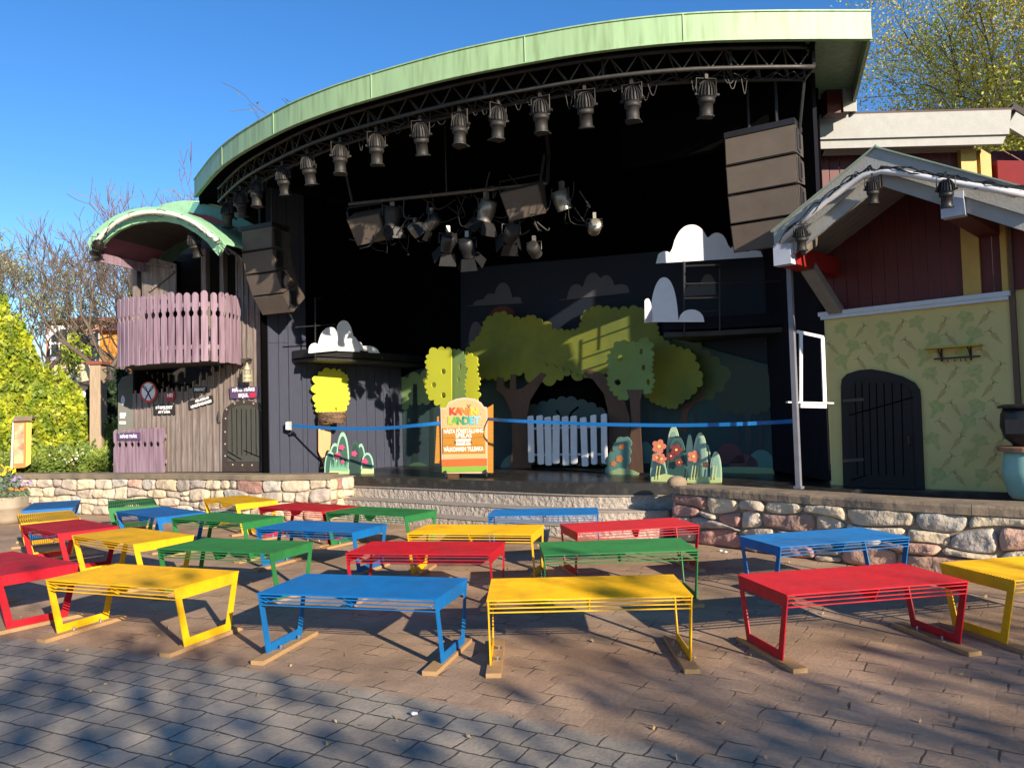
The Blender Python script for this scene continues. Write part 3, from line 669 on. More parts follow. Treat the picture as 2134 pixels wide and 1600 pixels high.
slab('sign_face', TP, ell(309, 816, 14, 18, 28), WHITE, .006, .076, rs)
m_ = MB()
for sx_ in (-1, 1):
    m_.tube([TP.at(309-sx_*6, 832, .08), TP.at(309+sx_*2, 815, .08)], .012, 5)
    m_.tube([TP.at(309+sx_*(2+9*t+2*math.sin(k_)), 815-12*t+1.5*math.cos(k_), .08) for t, k_ in [(0, 0), (.3, 1.5), (.7, 1.6), (1, 0), (.8, -1.6), (.4, -1.5), (0, 0)]], .008, 5)
m_.build('blade_symbol', BLACKM, rs)
s2_ = slab('picture_sign', TP, [(345, 819), (363, 815), (364, 828), (359, 836), (348, 837), (345, 830)], flat('sign_red2', (.45, .03, .03)), .015, .06); tag(s2_, 'small red sign with white letters right of the round warning sign', 'sign')
text('lettering', 'NEJ', TP.at(354, 824, .064), TP.ex, (0, 0, 1), .085, WHITE, s2_, .002, bold=.006)
# lantern over the barn door
ln = thing('lantern', 'old brass ship lantern hanging beside the barn corner above the sign', 'lantern', TP.at(515, 790, .2))
cL = TP.at(515, 778, .2); BRASS = M('old_brass', (.42, .38, .26), .5, .25, 12, .2, metal=.3)
MB().lathe([(.07, -.16), (.075, -.14), (.075, -.02), (.06, 0), (.06, .08), (.045, .12), (.02, .16), (.015, .19)], 12, Matrix.Translation(cL)).build('lamp_body', BRASS, ln, True)
m_ = MB()
for k_ in range(6):
    a = k_*math.pi/3; m_.tube([cL+Vector((.085*math.cos(a), .085*math.sin(a), -.15)), cL+Vector((.085*math.cos(a), .085*math.sin(a), .06))], .006, 4)
for z in (-.15, -.08, 0, .06): m_.tube([cL+Vector((.085*math.cos(a), .085*math.sin(a), z)) for a in [q*math.pi/6 for q in range(13)]], .006, 4)
m_.build('cage', BRASS, ln)
MB().tube([cL+Vector((-.06, 0, .1)), cL+Vector((-.05, 0, .2)), cL+Vector((0, 0, .27)), cL+Vector((.03, .12, .27)), cL+Vector((.03, .2, .24))], .008, 5).build('hook', IRON, ln)

# ------------------------------------------------------------------ hut on the right
HA = G(1733, 1010, ZF); HB_ = G(2120, 1026, ZF)
HW = Plane(HA, HB_-HA)
hut = thing('gabled_hut', 'hut with grey gable boards and pale green wall painted with carrots', 'hut', HW.at(1900, 1018))
hu = lambda x, y: HW.uv(HW.at(x, y))
uR = hu(2119, 900)[0]; uL = hu(1726, 900)[0]; zT = hu(1850, 648)[1]
slab('painted_wall', HW, [(uL, ZF), (uR, ZF), (uR, zT), (uL, zT)], WALLP, .05, 0, hut, world=True)
slab('wall_extension', HW, [(uR+.04, ZF), (uR+2.2, ZF), (uR+2.2, 3.4), (uR+.04, 3.4)], WALLP, .05, -.06, hut, world=True)
MB().hexa([HW.w(uR, ZF, -.05), HW.w(uR+.05, ZF, -.05), HW.w(uR+.05, ZF, .02), HW.w(uR, ZF, .02)], [HW.w(uR, 3.9, -.05), HW.w(uR+.05, 3.9, -.05), HW.w(uR+.05, 3.9, .02), HW.w(uR, 3.9, .02)]).build('corner_trim', M('brown_trim', (.10, .05, .03), .6, .2, 6, .1), hut)
# ledge trim
MB().bar(HW.w(uL-.03, zT+.04, .03), HW.w(uR+.02, zT+.04, .03), .10, .05, (0, 0, 1)).bar(HW.w(uL-.01, zT, .03), HW.w(uR, zT, .03), .06, .05).build('ledge', M('shade_blue_white_trim', (.50, .55, .62), .5, .1, 6, .05), hut)  # white ledge, with the blue of shade put into its colour
# upper red gable boards + ochre pilasters, gable outline
ov = 1.3; HB = HW.shift(ov)
pk_u, pk_z = HB.uv(HB.at(1828, 305)); el_u, el_z = HB.uv(HB.at(1612, 482)); slope = (pk_z-el_z)/(pk_u-el_u)
er_u = 2*pk_u-el_u+.15; roofz = lambda u: pk_z-abs(u-pk_u)*slope
u = uL-.02; mb = MB(); rnd = random.Random(6)
while u < er_u-.2:
    w_ = .155*rnd.uniform(.9, 1.1); zz = min(roofz(u), roofz(u+w_))-.1
    o = rnd.uniform(0, .006)
    if zz > zT+.08: mb.hexa([HW.w(u+.004, zT+.08, -.05), HW.w(u+w_-.004, zT+.08, -.05), HW.w(u+w_-.004, zT+.08, -.02+o), HW.w(u+.004, zT+.08, -.02+o)], [HW.w(u+.004, roofz(u)-.1, -.05), HW.w(u+w_-.004, roofz(u+w_)-.1, -.05), HW.w(u+w_-.004, roofz(u+w_)-.1, -.02+o), HW.w(u+.004, roofz(u)-.1, -.02+o)])
    u += w_
mb.build('gable_planks', REDW, hut)
for x0, x1 in ((2004, 2041), (2085, 2104)):
    a, b = hu(x0, 520)[0], hu(x1, 520)[0]
    MB().hexa([HW.w(a, zT+.07, -.03), HW.w(b, zT+.07, -.03), HW.w(b, zT+.07, .02), HW.w(a, zT+.07, .02)], [HW.w(a, roofz(a)-.12, -.03), HW.w(b, roofz(b)-.12, -.03), HW.w(b, roofz(b)-.12, .02), HW.w(a, roofz(a)-.12, .02)]).build('pilaster', YWOOD, hut)
# roof: sheets, bargeboards in two steps, soffit
def rake(u0, u1, dz0, dz1, o0, o1, name, mat, lip=0):
    A = [HW.w(u0, roofz(u0)+dz0, o0), HW.w(u1, roofz(u1)+dz0, o0), HW.w(u1, roofz(u1)+dz0, o1), HW.w(u0, roofz(u0)+dz0, o1)]
    B = [HW.w(u0, roofz(u0)+dz1, o0), HW.w(u1, roofz(u1)+dz1, o0), HW.w(u1, roofz(u1)+dz1, o1), HW.w(u0, roofz(u0)+dz1, o1)]
    return A, B
for s0, s1 in ((el_u, pk_u), (pk_u, er_u)):
    mb = MB(); mb.hexa(*rake(s0, s1, -.25, 0, ov-.04, ov, '', None)); mb.build('bargeboard', GRAYB, hut)
    mb = MB(); mb.hexa(*rake(s0+.02, s1-.02, -.40, -.20, ov-.09, ov-.045, '', None)); mb.build('inner_bargeboard', GRAYB, hut)
    mb = MB(); mb.hexa(*rake(s0-.02, s1+.0, .0, .016, -2.6, ov+.03, '', None)); mb.build('roof_sheet', M('grey_green_flashing', (.22, .30, .24), .6, .2, 6, .1), hut)
    mb = MB()
    for k in range(int((ov)/.14)+1):
        o1 = ov-.1-k*.14; mb.hexa(*rake(s0+.03, s1-.03, -.14, -.11, max(o1-.132, -.02), o1, '', None))
    mb.build('soffit_boards', SOFF, hut)
# purlin ends with red beams, diagonal braces
for (x, y, w_), rd in (((1631, 528, .24), 1), ((1985, 424, .2), 1)):
    u0, z0 = HB.uv(HB.at(x, y)); b = MB()
    b.hexa([HW.w(u0-.10, z0-.13, ov-.10), HW.w(u0+.10, z0-.13, ov-.10), HW.w(u0+.10, z0-.13, ov+.02), HW.w(u0-.10, z0-.13, ov+.02)], [HW.w(u0-.10, z0+.10, ov-.10), HW.w(u0+.10, z0+.10, ov-.10), HW.w(u0+.10, z0+.10, ov+.02), HW.w(u0-.10, z0+.10, ov+.02)])
    be = b.build('purlin_cap', WHITED, hut)
    MB().bar(HW.w(u0+.02, z0-.02, ov-.1), HW.w(u0+.02, z0-.02, 0), .2, .22).build('purlin', REDB if x < 1700 else REDW, hut)
pu, pz = HB.uv(HB.at(1631, 528))
MB().bar(HW.w(pu+.05, pz-.1, .75), HW.w(pu+.08, zT+.05, .03), .1, .16, HW.ex).build('diagonal_brace', SOFF, hut)
# arched door
dr = slab('arched_door', HW, [(1757, 1012), (1752, 806), (1754, 790), (1765, 779), (1790, 771), (1815, 769), (1845, 774), (1880, 784), (1905, 797), (1916, 812), (1918, 830), (1926, 1019)], DOORL, .03, .035, hut)
slab('door_planks', HW, [(1773, 1004), (1768, 812), (1778, 792), (1800, 787), (1840, 790), (1880, 800), (1896, 812), (1899, 835), (1906, 1010)], DOORB, .01, .045, dr)
m_ = MB()
for x in (1782, 1796, 1811, 1826, 1842, 1859, 1878): m_.bar(HW.at(x, 798, .046), HW.at(x+5, 990, .046), .01, .006, HW.n)
m_.bar(HW.at(1770, 865, .047), HW.at(1902, 828, .047), .015, .006, HW.n).bar(HW.at(1774, 1000, .047), HW.at(1806, 990, .047), .012, .006, HW.n)
m_.build('plank_groove', BLACK, dr)
m_ = MB()
for y_ in (835, 960): m_.bar(HW.at(1757, y_, .05), HW.at(1800, y_-3, .05), .035, .008, HW.n)
m_.build('hinge', IRON, dr)
MB().tube([HW.at(1893, 905, .045), HW.at(1893, 908, .09), HW.at(1894, 925, .09), HW.at(1894, 928, .045)], .01, 6).build('door_handle', IRON, dr)
# stencil pattern
rnd = random.Random(9); bro = []; car = MB(); cst = MB()
def local(u, z, ang, x, y): c, s = math.cos(ang), math.sin(ang); return (u+x*c-y*s, z+x*s+y*c)
du_ = .30; dz_ = .33; row = 0; z = ZF+.14; brm = MB()
shelf_u = (hu(1922, 735)[0], hu(2062, 735)[0])
while z < zT-.1:
    k = 0; u = uL+.12+(row % 2)*.12
    while u < uR-.08:
        inside = u > hu(1745, 900)[0]-.03 and u < hu(1930, 900)[0]+.06 and z < hu(1840, 757)[1]
        if not inside:
            uu = u+rnd.uniform(-.02, .02); zz = z+rnd.uniform(-.02, .02)
            if (k+row) % 2:
                a = rnd.choice((-.5, .45))+rnd.uniform(-.1, .1)
                head = []
                for j in range(20):
                    t = 2*math.pi*j/20; r_ = .085*(1+.16*math.sin(5*t+row)+.08*math.sin(9*t+k)); head.append((math.cos(t)*r_, .05+math.sin(t)*r_*.72))
                brm.add([HW.w(*local(uu, zz, a, x, y), .0025) for x, y in head], [tuple(range(20))])
                brm.add([HW.w(*local(uu, zz, a, x, y), .0027) for x, y in ((-.018, -.10), (.018, -.10), (.03, .0), (.05, .03), (-.045, .03), (-.02, .0))], [tuple(range(6))])
            else:
                a = (-.62 if (row//2+k) % 2 else .6)+rnd.uniform(-.1, .1)
                car.add([HW.w(*local(uu, zz, a, x, y), .0025) for x, y in ((0, -.13), (.012, -.07), (.027, .0), (.024, .03), (0, .045), (-.024, .03), (-.027, 0), (-.012, -.07))], [tuple(range(8))])
                for sx_ in (-1, -.2, .7):
                    pp = [local(uu, zz, a, sx_*x, y) for x, y in ((0, .04), (.01, .075), (.03, .095), (.055, .09))]
                    for q, r_ in zip(pp, pp[1:]): cst.bar(HW.w(*q, .002), HW.w(*r_, .002), .0035, .002, HW.n)
        u += du_*.72; k += 1
    z += dz_*.58; row += 1
brm.build('painted_leaf_shapes', BROC, hut); car.build('painted_carrots', CARR, hut); cst.build('painted_stalks', CARD, hut)
# wall shelf with hooks
sf = thing('wall_shelf', 'yellow wall shelf with black brackets and hook rail on the green wall', 'shelf', HW.at(1990, 740, .1))
a = HW.uv(HW.at(1922, 727))[0]+.06; b = HW.uv(HW.at(2062, 719))[0]-.06; zs_ = HW.at(1990, 724, .1).z
MB().hexa([HW.w(a, zs_, .002), HW.w(b, zs_, .002), HW.w(b, zs_, .17), HW.w(a, zs_, .17)], [HW.w(a, zs_+.018, .002), HW.w(b, zs_+.018, .002), HW.w(b, zs_+.018, .17), HW.w(a, zs_+.018, .17)]).build('shelf_board', M('yellow_shelf', (.42, .30, .04), .6, .15, 6, .1), sf)
m_ = MB(); m_.bar(HW.w(a+.07, zs_-.11, .05), HW.w(b-.02, zs_-.11, .05), .012, .02)
for t in (.25, .78):
    uu = a+(b-a)*t; m_.bar(HW.w(uu, zs_, .006), HW.w(uu, zs_-.14, .006), .012, .022).bar(HW.w(uu, zs_-.005, .13), HW.w(uu, zs_-.1, .01), .012, .012).bar(HW.w(uu, zs_+.03, .01), HW.w(uu, zs_, .01), .02, .02)
m_.build('bracket', BLACKM, sf); hk = MB()
for t in (.3, .45, .58, .68, .8):
    uu = a+.07+(b-a-.09)*t; hk.tube([HW.w(uu, zs_-.12, .05), HW.w(uu, zs_-.15, .05), HW.w(uu+.01, zs_-.155, .07), HW.w(uu+.01, zs_-.14, .08)], .004, 5)
hk.build('hook', BLACKM, sf)
# stove on a teal barrel at the right edge
HS = HW.shift(.55)
su, _ = HS.uv(HS.at(2142, 900)); 
bt = thing('barrel', 'pale teal wooden barrel with a brown lid in front of the green wall', 'barrel', HS.w(su, ZF))
T0 = Matrix.Translation(HS.w(su, ZF)); zb = HS.at(2130, 940).z-ZF
MB().lathe([(.16, 0), (.19, .04), (.235, zb*.45), (.24, zb*.6), (.22, zb*.9), (.21, zb)], 24, T0).build('barrel_body', M('teal_paint', (.22, .42, .38), .5, .1, 5, .1), bt, True)
MB().lathe([(.27, zb+.002), (.275, zb+.045), (.26, zb+.05)], 24, T0).build('lid', M('brown_lid', (.25, .13, .08), .6, .2, 8, .1), bt)
stv = thing('small_stove', 'black pot-bellied stove standing on the teal barrel', 'stove', HS.w(su, ZF+zb+.05)); z0 = zb+.05
MB().lathe([(.13, z0), (.14, z0+.03), (.2, z0+.08), (.235, z0+.2), (.225, z0+.32), (.2, z0+.38)], 20, T0).build('stove_body', BLACKM, stv, True)
MB().lathe([(.245, z0+.38), (.25, z0+.40), (.20, z0+.42)], 20, T0).build('stove_top', BLACKM, stv)
MB().box(HS.w(su-.06, ZF+z0+.2, .235), (.16, .02, .14), math.atan2(HW.ex.y, HW.ex.x)).build('stove_door', BLACKM, stv)
# pole with hanging casement
pb_ = G(1665, 1018, ZR); pole = thing('support_pole', 'slim grey square pole standing on the stone coping before the hut', 'pole', pb_)
ptop = D(1654, 550, pb_.y)
MB().bar(pb_, Vector((pb_.x, pb_.y, ptop.z+.1)), .055, .055, HW.n).build('pole_shaft', GREYP, pole)
MB().bar(pb_, pb_+Vector((0, 0, .03)), .09, .09, HW.n).build('pole_foot', GREYP, pole)
WP = Plane(pb_+Vector((0, .08, 0)), (1, -.08))
cf = thing('hanging_casement', 'white empty window frame hanging beside the grey pole', 'window frame', WP.at(1688, 845))
m_ = MB()
for a_, b_, w_ in (((1669, 695), (1669, 838), .035), ((1714, 703), (1719, 838), .04), ((1660, 691), (1716, 703), .035)):
    m_.bar(WP.at(*a_), WP.at(*b_), w_, .03, WP.n)
m_.build('frame', WHITE, cf)
MB().bar(WP.at(1640, 838, .03), WP.at(1735, 840, .03), .10, .018).bar(WP.at(1667, 845, .03), WP.at(1721, 846, .03), .07, .05).build('sill', WHITE, cf)
bp_ = MB().bar(WP.at(1649, 690, -.2), WP.at(1654, 840, -.2), .03, .03, WP.n).build('blue_batten', flat('light_blue_paint', (.16, .38, .62))); tag(bp_, 'light blue vertical batten just left of the grey pole', 'batten')

# red building behind with pale eave
rb = thing('red_house', 'red plank house with pale grey eave boards and ochre panels behind the hut', 'house', (7, 12, 0))
YH = 10.45; e0 = D(1690, 245, YH); zE = e0.z
x0 = e0.x; x1 = D(2108, 235, YH).x
def lay(xa, xb, ya, yb, za, zb_, name, mat, sk=0):
    return MB().hexa([(xa, ya, za), (xb-sk, ya, za), (xb-sk, yb, za), (xa, yb, za)], [(xa, ya, zb_), (xb, ya, zb_), (xb, yb, zb_), (xa, yb, zb_)]).build(name, mat, rb)
hgt = D(1800, 285, YH).z
lay(x0, x1, YH, YH+.06, hgt-.02, zE+.03, 'eave_board', GRAYB, .05)
lay(x0+.02, x1-.06, YH+.04, YH+.1, hgt-.14, hgt-.02, 'lower_eave_board', GRAYB, .06)
MB().hexa([(x0, YH, zE+.03), (x1+.02, YH, zE+.03), (x1+2.2, 15.5, zE+.9), (x0, 15.5, zE+.9)], [(x0, YH, zE+.06), (x1+.04, YH, zE+.06), (x1+2.2, 15.5, zE+.95), (x0, 15.5, zE+.95)]).build('roof', M('dark_tiles', (.08, .05, .045), .8, .3, 8, .4), rb)
MB().bar((x1, YH+.03, zE-.10), (x1+1.9, YH+.03, zE-1.35), .05, .24).build('rake_board', GRAYB, rb)
MB().bar((x1+.04, YH+.08, zE+.10), (x1+2.0, YH+.08, zE-1.15), .12, .08).build('rake_tiles', M('dark_tiles2', (.04, .03, .03), .8, .3, 8, .4), rb)
plank_wall('red_wall', Plane((x0+.1, 10.9, 0), (1, 0)), 0, x1-x0+2, 2.5, hgt-.1, REDW, rb, .16, seed=14)
for xa, xb in ((1996, 2028), (2036, 2058)):
    p = D(xa, 320, 10.87); q = D(xb, 320, 10.87)
    MB().hexa([(p.x, 10.8, 4), (q.x, 10.8, 4), (q.x, 10.89, 4), (p.x, 10.89, 4)], [(p.x, 10.8, hgt-.1), (q.x, 10.8, hgt-.1), (q.x, 10.89, hgt-.1), (p.x, 10.89, hgt-.1)]).build('ochre_panel', YWOOD, rb)
p = D(2068, 320, 10.85)
MB().hexa([(p.x, 10.75, 4.2), (p.x+.5, YH+.08, 4.2), (p.x+.55, 10.89, 4.2), (p.x, 10.89, 4.2)], [(p.x, 10.75, 5.05), (p.x+.5, YH+.08, 4.95), (p.x+.55, 10.89, 4.95), (p.x, 10.89, 5.05)]).build('bright_red_post', REDB, rb)
# column between this roof and the stage roof
cp = D(1760, 230, 10.1); cz0 = zE-.1
MB().box((cp.x-.1, 10.15, (cz0+ZB+.2)/2), (.30, .2, ZB+.2-cz0)).build('column', REDW, rb)
MB().box((cp.x+.03, 10.03, (cz0+ZB+.2)/2), (.16, .03, ZB+.2-cz0)).build('column_trim', GRAYB, rb)
MB().box((cp.x+.12, 10.13, (cz0+ZB+.2)/2), (.03, .2, ZB+.2-cz0)).build('column_trim', GRAYB, rb)

# ------------------------------------------------------------------ painted forest
LEAFD = M('painted_dark_foliage', (.21, .22, .018), .7, .2, 2.5, .02, col2=(.13, .16, .025), mix=.5, mscale=1.2)
LEAFM = M('painted_mid_foliage', (.17, .25, .055), .7, .2, 2.5, .02, col2=(.16, .26, .10), mix=.55, mscale=2)
LEAFL = M('painted_yellow_foliage', (.55, .56, .035), .6, .06, 2, .02)
TRUNKP = M('painted_brown_trunk', (.105, .055, .034), .7, .3, 4, .05, stretch=(6, 6, 1))
TRUNKL = M('painted_orange_trunk', (.66, .34, .17), .6, .15, 4, .05, stretch=(8, 8, 1))
TEALB = M('painted_teal_forest', (.030, .07, .062), .8, .4, 1.2, .02, col2=(.022, .045, .055), mix=.5, mscale=.8)
BUSHT = flat('painted_teal_bush', (.10, .22, .19)); BUSHR = flat('painted_maroon_bush', (.12, .035, .04)); BUSHG = flat('painted_grass', (.30, .40, .20))
SKYP = M('painted_shade_dark_sky', (.004, .010, .024), .8, .25, 2, .02); SUNP = flat('painted_dark_sun', (.10, .02, .008)); CLDP = flat('painted_grey_cloud', (.075, .075, .095))  # blue sky canvas, the shade under the roof put into its colour
bk_ = thing('forest_backdrop', 'painted forest backdrop with tree canopy, arch and shade-darkened sky across the stage', 'backdrop', BP.at(1100, 975))
slab('sky_panel', BP, [(960, 765), (960, 560), (1250, 535), (1595, 505), (1600, 770)], SKYP, .03, -.05, bk_)
for a_ in ((972, 1088, 638, [(1005, 12, 20), (1022, 24, 16), (1048, 45, 20), (1075, 14, 15)], -6), (1165, 1312, 626, [(1200, 30, 18), (1235, 50, 22), (1262, 42, 20), (1290, 20, 24)], -16), (970, 1012, 718, [(992, 48, 16)], 0), (1425, 1492, 618, [(1445, 26, 20), (1475, 44, 18)], -4)):
    slab('painted_cloud', BP, cloud_outline(*a_), CLDP, .006, -.04, bk_)
slab('painted_sun', BP, ell(1048, 668, 31), SUNP, .006, -.03, bk_)
slab('forest_panel', BP, [(832, 969), (832, 792), (855, 775), (890, 765), (1000, 760), (1360, 705), (1420, 710), (1600, 760), (1612, 987)], TEALB, .03, 0, bk_)
rnd = random.Random(2)
tr_ = MB()
for x, y0, w_ in ((865, 800, 7), (900, 830, 5), (948, 860, 6), (1385, 850, 8), (1358, 840, 5), (1450, 860, 7), (1560, 850, 8), (1585, 870, 5), (1535, 870, 6)):
    tr_.add([BP.at(x-w_, 975, .006), BP.at(x+w_, 976, .006), BP.at(x+w_*.6, y0, .006), BP.at(x-w_*.6, y0, .006)], [(0, 1, 2, 3)])
tr_.build('painted_far_trunks', flat('painted_far_trunk', (.018, .035, .035)), bk_)
slab('painted_foliage', BP, scallop([(832, 800), (850, 788), (900, 778), (925, 800), (915, 830), (880, 838), (850, 835), (832, 850)], 11, .5, 4), flat('painted_pale_green', (.22, .33, .13)), .006, .006, bk_)
slab('painted_foliage', BP, scallop([(1368, 712), (1430, 712), (1462, 730), (1500, 760), (1510, 800), (1470, 830), (1440, 815), (1400, 822), (1370, 800)], 13, .45, 5), flat('painted_olive', (.07, .09, .02)), .006, .006, bk_)
slab('painted_foliage', BP, scallop([(1510, 755), (1560, 760), (1600, 780), (1602, 850), (1570, 860), (1500, 850)], 12, .4, 6), flat('painted_deep_green', (.025, .04, .02)), .006, .004, bk_)
br_ = slab('painted_branch', BP, [(1412, 900), (1422, 850), (1400, 835), (1404, 828), (1426, 842), (1440, 836), (1470, 815), (1472, 822), (1444, 846), (1434, 860), (1432, 900)], TRUNKP, .006, .01, bk_)
for cx, cy, rx, ry, mt_ in ((1520, 965, 32, 42, BUSHR), (1550, 972, 30, 26, flat('painted_dark_rose', (.13, .05, .06))), (1586, 975, 30, 38, BUSHT), (1075, 985, 34, 40, BUSHT), (1345, 965, 20, 45, BUSHT), (870, 985, 26, 22, flat('painted_low_bush', (.06, .13, .07)))):
    slab('painted_bush', BP, ell(cx, cy, rx, ry, 16, 0, 180), mt_, .006, .012, bk_)
slab('painted_meadow', BP, [(1480, 986), (1480, 975), (1530, 972), (1613, 975), (1613, 987)], BUSHG, .006, .016, bk_)
# front layer: large canopy with trunks and black arch
CP = BP.shift(.25)
arch = slab('dark_arch', BP, [(1092, 974), (1092, 860), (1100, 815), (1120, 788), (1150, 775), (1190, 768), (1225, 778), (1250, 800), (1264, 840), (1266, 976)], BLACK, .01, .02, bk_)
slab('arch_glade', BP, scallop([(1100, 965), (1100, 850), (1140, 838), (1180, 830), (1225, 840), (1262, 860), (1264, 965)], 10, .3, 3), flat('painted_glade', (.035, .065, .06)), .006, .03, bk_)
gb = MB()
for pts in ([(1172, 965), (1174, 880), (1160, 855)], [(1175, 900), (1190, 860), (1205, 848)], [(1262, 850), (1245, 838), (1240, 826)]): gb.tube([BP.at(*q, .035) for q in pts], .02, 4)
gb.build('painted_twigs', BLACK, bk_)
cnp = [(885, 800), (900, 760), (960, 745), (1000, 700), (1012, 668), (1042, 652), (1085, 668), (1105, 658), (1130, 672), (1150, 688), (1188, 692), (1212, 685), (1216, 655), (1240, 640), (1290, 648), (1330, 642), (1362, 655), (1372, 700), (1395, 720), (1440, 735), (1462, 790), (1440, 822), (1400, 850), (1365, 838), (1320, 800), (1290, 790), (1262, 772), (1225, 786), (1190, 772), (1150, 770), (1120, 785), (1090, 772), (1060, 790), (1010, 785), (975, 800), (930, 815), (905, 835)]
slab('tree_canopy', CP, scallop(cnp, 7.5, .4, 8), LEAFD, .02, 0, bk_)
slab('tree_trunk', CP, [(1062, 975), (1068, 930), (1066, 860), (1050, 825), (1034, 812), (1036, 785), (1048, 788), (1050, 805), (1062, 812), (1064, 780), (1074, 780), (1076, 812), (1090, 808), (1112, 790), (1128, 776), (1140, 780), (1122, 805), (1104, 835), (1098, 870), (1098, 930), (1108, 976)], TRUNKP, .02, .03, bk_)
slab('tree_trunk', CP, [(1272, 982), (1268, 860), (1258, 820), (1235, 790), (1215, 780), (1225, 768), (1255, 780), (1282, 795), (1300, 830), (1312, 870), (1316, 984)], TRUNKP, .02, .03, bk_)
slab('canopy_edge', CP, scallop([(1095, 790), (1120, 760), (1160, 768), (1190, 778), (1215, 790), (1190, 774), (1160, 790), (1130, 795)], 9, .4, 3), LEAFD, .004, .03, bk_)

def cut(name, label, cat, loc): return thing(name, label, cat, loc)
# white picket fence
PFp = CP.shift(.18)
pf_ = cut('picket_fence', 'white crooked picket fence cutout before the dark arch', 'fence', PFp.at(1180, 970))
for i, (x, t, b_, w_, dx) in enumerate(((1105, 867, 962, 6, 2), (1124, 866, 966, 6.5, 3), (1141, 869, 968, 6.5, 2), (1159, 866, 964, 7, -1), (1177, 868, 968, 6.5, 2), (1195, 867, 965, 6.5, 1), (1215, 870, 970, 6.5, 4), (1236, 865, 966, 6, 2), (1258, 863, 964, 6, 1))):
    slab('picket', PFp, [(x-w_, t+2), (x-w_+2, t), (x+w_-2, t-1.5), (x+w_, t+1), (x+w_+dx*.5, (t+b_)/2), (x+w_+dx, b_-1), (x+w_+dx-2, b_+1.5), (x-w_+dx+2, b_+1.5), (x-w_+dx, b_-1), (x-w_+dx*.5, (t+b_)/2)], WHITE, .018, .02, pf_)
for y0, y1 in ((893, 888), (947, 946)):
    slab('fence_rail', PFp, [(1102, y0-2), (1260, y1-2), (1260, y1+2.5), (1102, y0+2.5)], WHITED, .014, 0, pf_)

def folded_tree(name, label, pl, loc, crown, holes, trunk, m1, mt_, fold=None, m2=None):
    t = cut(name, label, 'stage set tree', loc)
    slab('crown', pl, crown, m1, .015, 0, t, holes)
    if trunk: slab('trunk', pl, trunk, mt_, .015, -.016, t)
    return t
# bright tree behind the sign board (two crossing panels)
TT = BP.shift(1.15)
cr1 = scallop([(890, 790), (888, 745), (905, 728), (941, 732), (941, 862), (915, 838), (893, 815)], 7, .55, 5)
cr1 = scallop([(941, 731), (941, 862), (915, 842), (890, 820), (888, 800), (893, 780), (888, 760), (893, 738), (910, 728)], 7, .5, 5, True)
def mixed(pts, r, seed, straight):
    out = []; n = len(pts); sg = 1 if sum(pts[i][0]*pts[(i+1) % n][1]-pts[(i+1) % n][0]*pts[i][1] for i in range(n)) > 0 else -1
    for i in range(n):
        a, b = pts[i], pts[(i+1) % n]
        if i in straight: out.append(a)
        else: out += scallop([a, b], r, .5, seed+i, False, sg)
    return out
c1 = [(941, 862), (918, 842), (893, 822), (889, 800), (896, 780), (889, 760), (894, 738), (912, 729), (941, 731)]
ta = thing('stage_set_tree', 'bright yellow-green cutout tree with round holes behind the sign board', 'stage set tree', TT.at(940, 975))
slab('crown_panel', TT, mixed(c1, 7, 5, {8}), LEAFL, .015, 0, ta, [ell(924, 774, 5, 6), ell(904, 802, 5, 6), ell(924, 823, 5, 6)])
TTb = Plane(TT.at(941, 800), Vector((.55, .83, 0)))
TTc = BP.shift(.85)
slab('crown_panel', TT, mixed([(941, 731), (960, 731), (968, 745), (966, 760), (969, 780), (964, 800), (968, 820), (962, 845), (941, 862)], 5, 9, {8}), LEAFM, .015, -.06, ta, [ell(959, 763, 3, 7), ell(956, 791, 3, 6)])
slab('crown_panel', TTc, mixed([(966, 850), (968, 735), (985, 742), (994, 755), (990, 775), (997, 795), (992, 815), (995, 830), (980, 845)], 7, 13, {0}), LEAFL, .015, 0, ta, [ell(971, 769, 4, 6)])
slab('trunk', TT, [(936, 860), (950, 855), (955, 975), (930, 975)], TRUNKL, .015, -.08, ta)
# mid-green tree at the right with holes, flower bush at its foot
T2 = BP.shift(.75)
tb_ = thing('stage_set_tree', 'shaded green cutout tree with dark holes and brown trunk right of the arch', 'stage set tree', T2.at(1315, 985))
slab('crown', T2, scallop([(1292, 712), (1325, 722), (1340, 705), (1352, 712), (1358, 745), (1356, 775), (1360, 800), (1352, 820), (1340, 808), (1320, 812), (1298, 832), (1278, 815), (1268, 795), (1272, 770), (1268, 748), (1280, 725)], 6, .5, 15), LEAFM, .015, 0, tb_, [ell(1292, 746, 6, 7), ell(1287, 796, 7, 6.5), ell(1336, 733, 3.5, 6.5), ell(1341, 766, 3.5, 6.5), ell(1351, 796, 3.5, 6.5)])
slab('trunk', T2, [(1298, 984), (1310, 950), (1316, 880), (1312, 830), (1305, 812), (1340, 812), (1334, 835), (1335, 900), (1340, 985)], TRUNKP, .015, .016, tb_)
slab('base_bush', T2, scallop([(1267, 990), (1267, 950), (1280, 942), (1284, 920), (1300, 912), (1312, 915), (1310, 950), (1300, 990)], 9, .3, 5), BUSHT, .015, .03, tb_)
slab('base_grass', T2, [(1267, 990), (1270, 982), (1290, 975), (1315, 978), (1332, 986), (1330, 990)], BUSHG, .01, .045, tb_)
ORG = flat('orange_flower', (.58, .20, .06)); 
def flower(pl, cx, cy, r, mat, par, off, n=5, centre=None, ph=0, name='painted_flower'):
    pts = []
    for j in range(n*6):
        t = 2*math.pi*j/(n*6); k = r*(.68+.34*abs(math.cos(n*t/2+ph))); pts.append((cx+k*math.cos(t), cy+k*math.sin(t)))
    f_ = slab(name, pl, pts, mat, .006, off, par)
    if centre: slab('flower_centre', pl, ell(cx, cy, r*.22, n=10), centre, .004, off+.004, f_ if par is not None else par)
    return f_
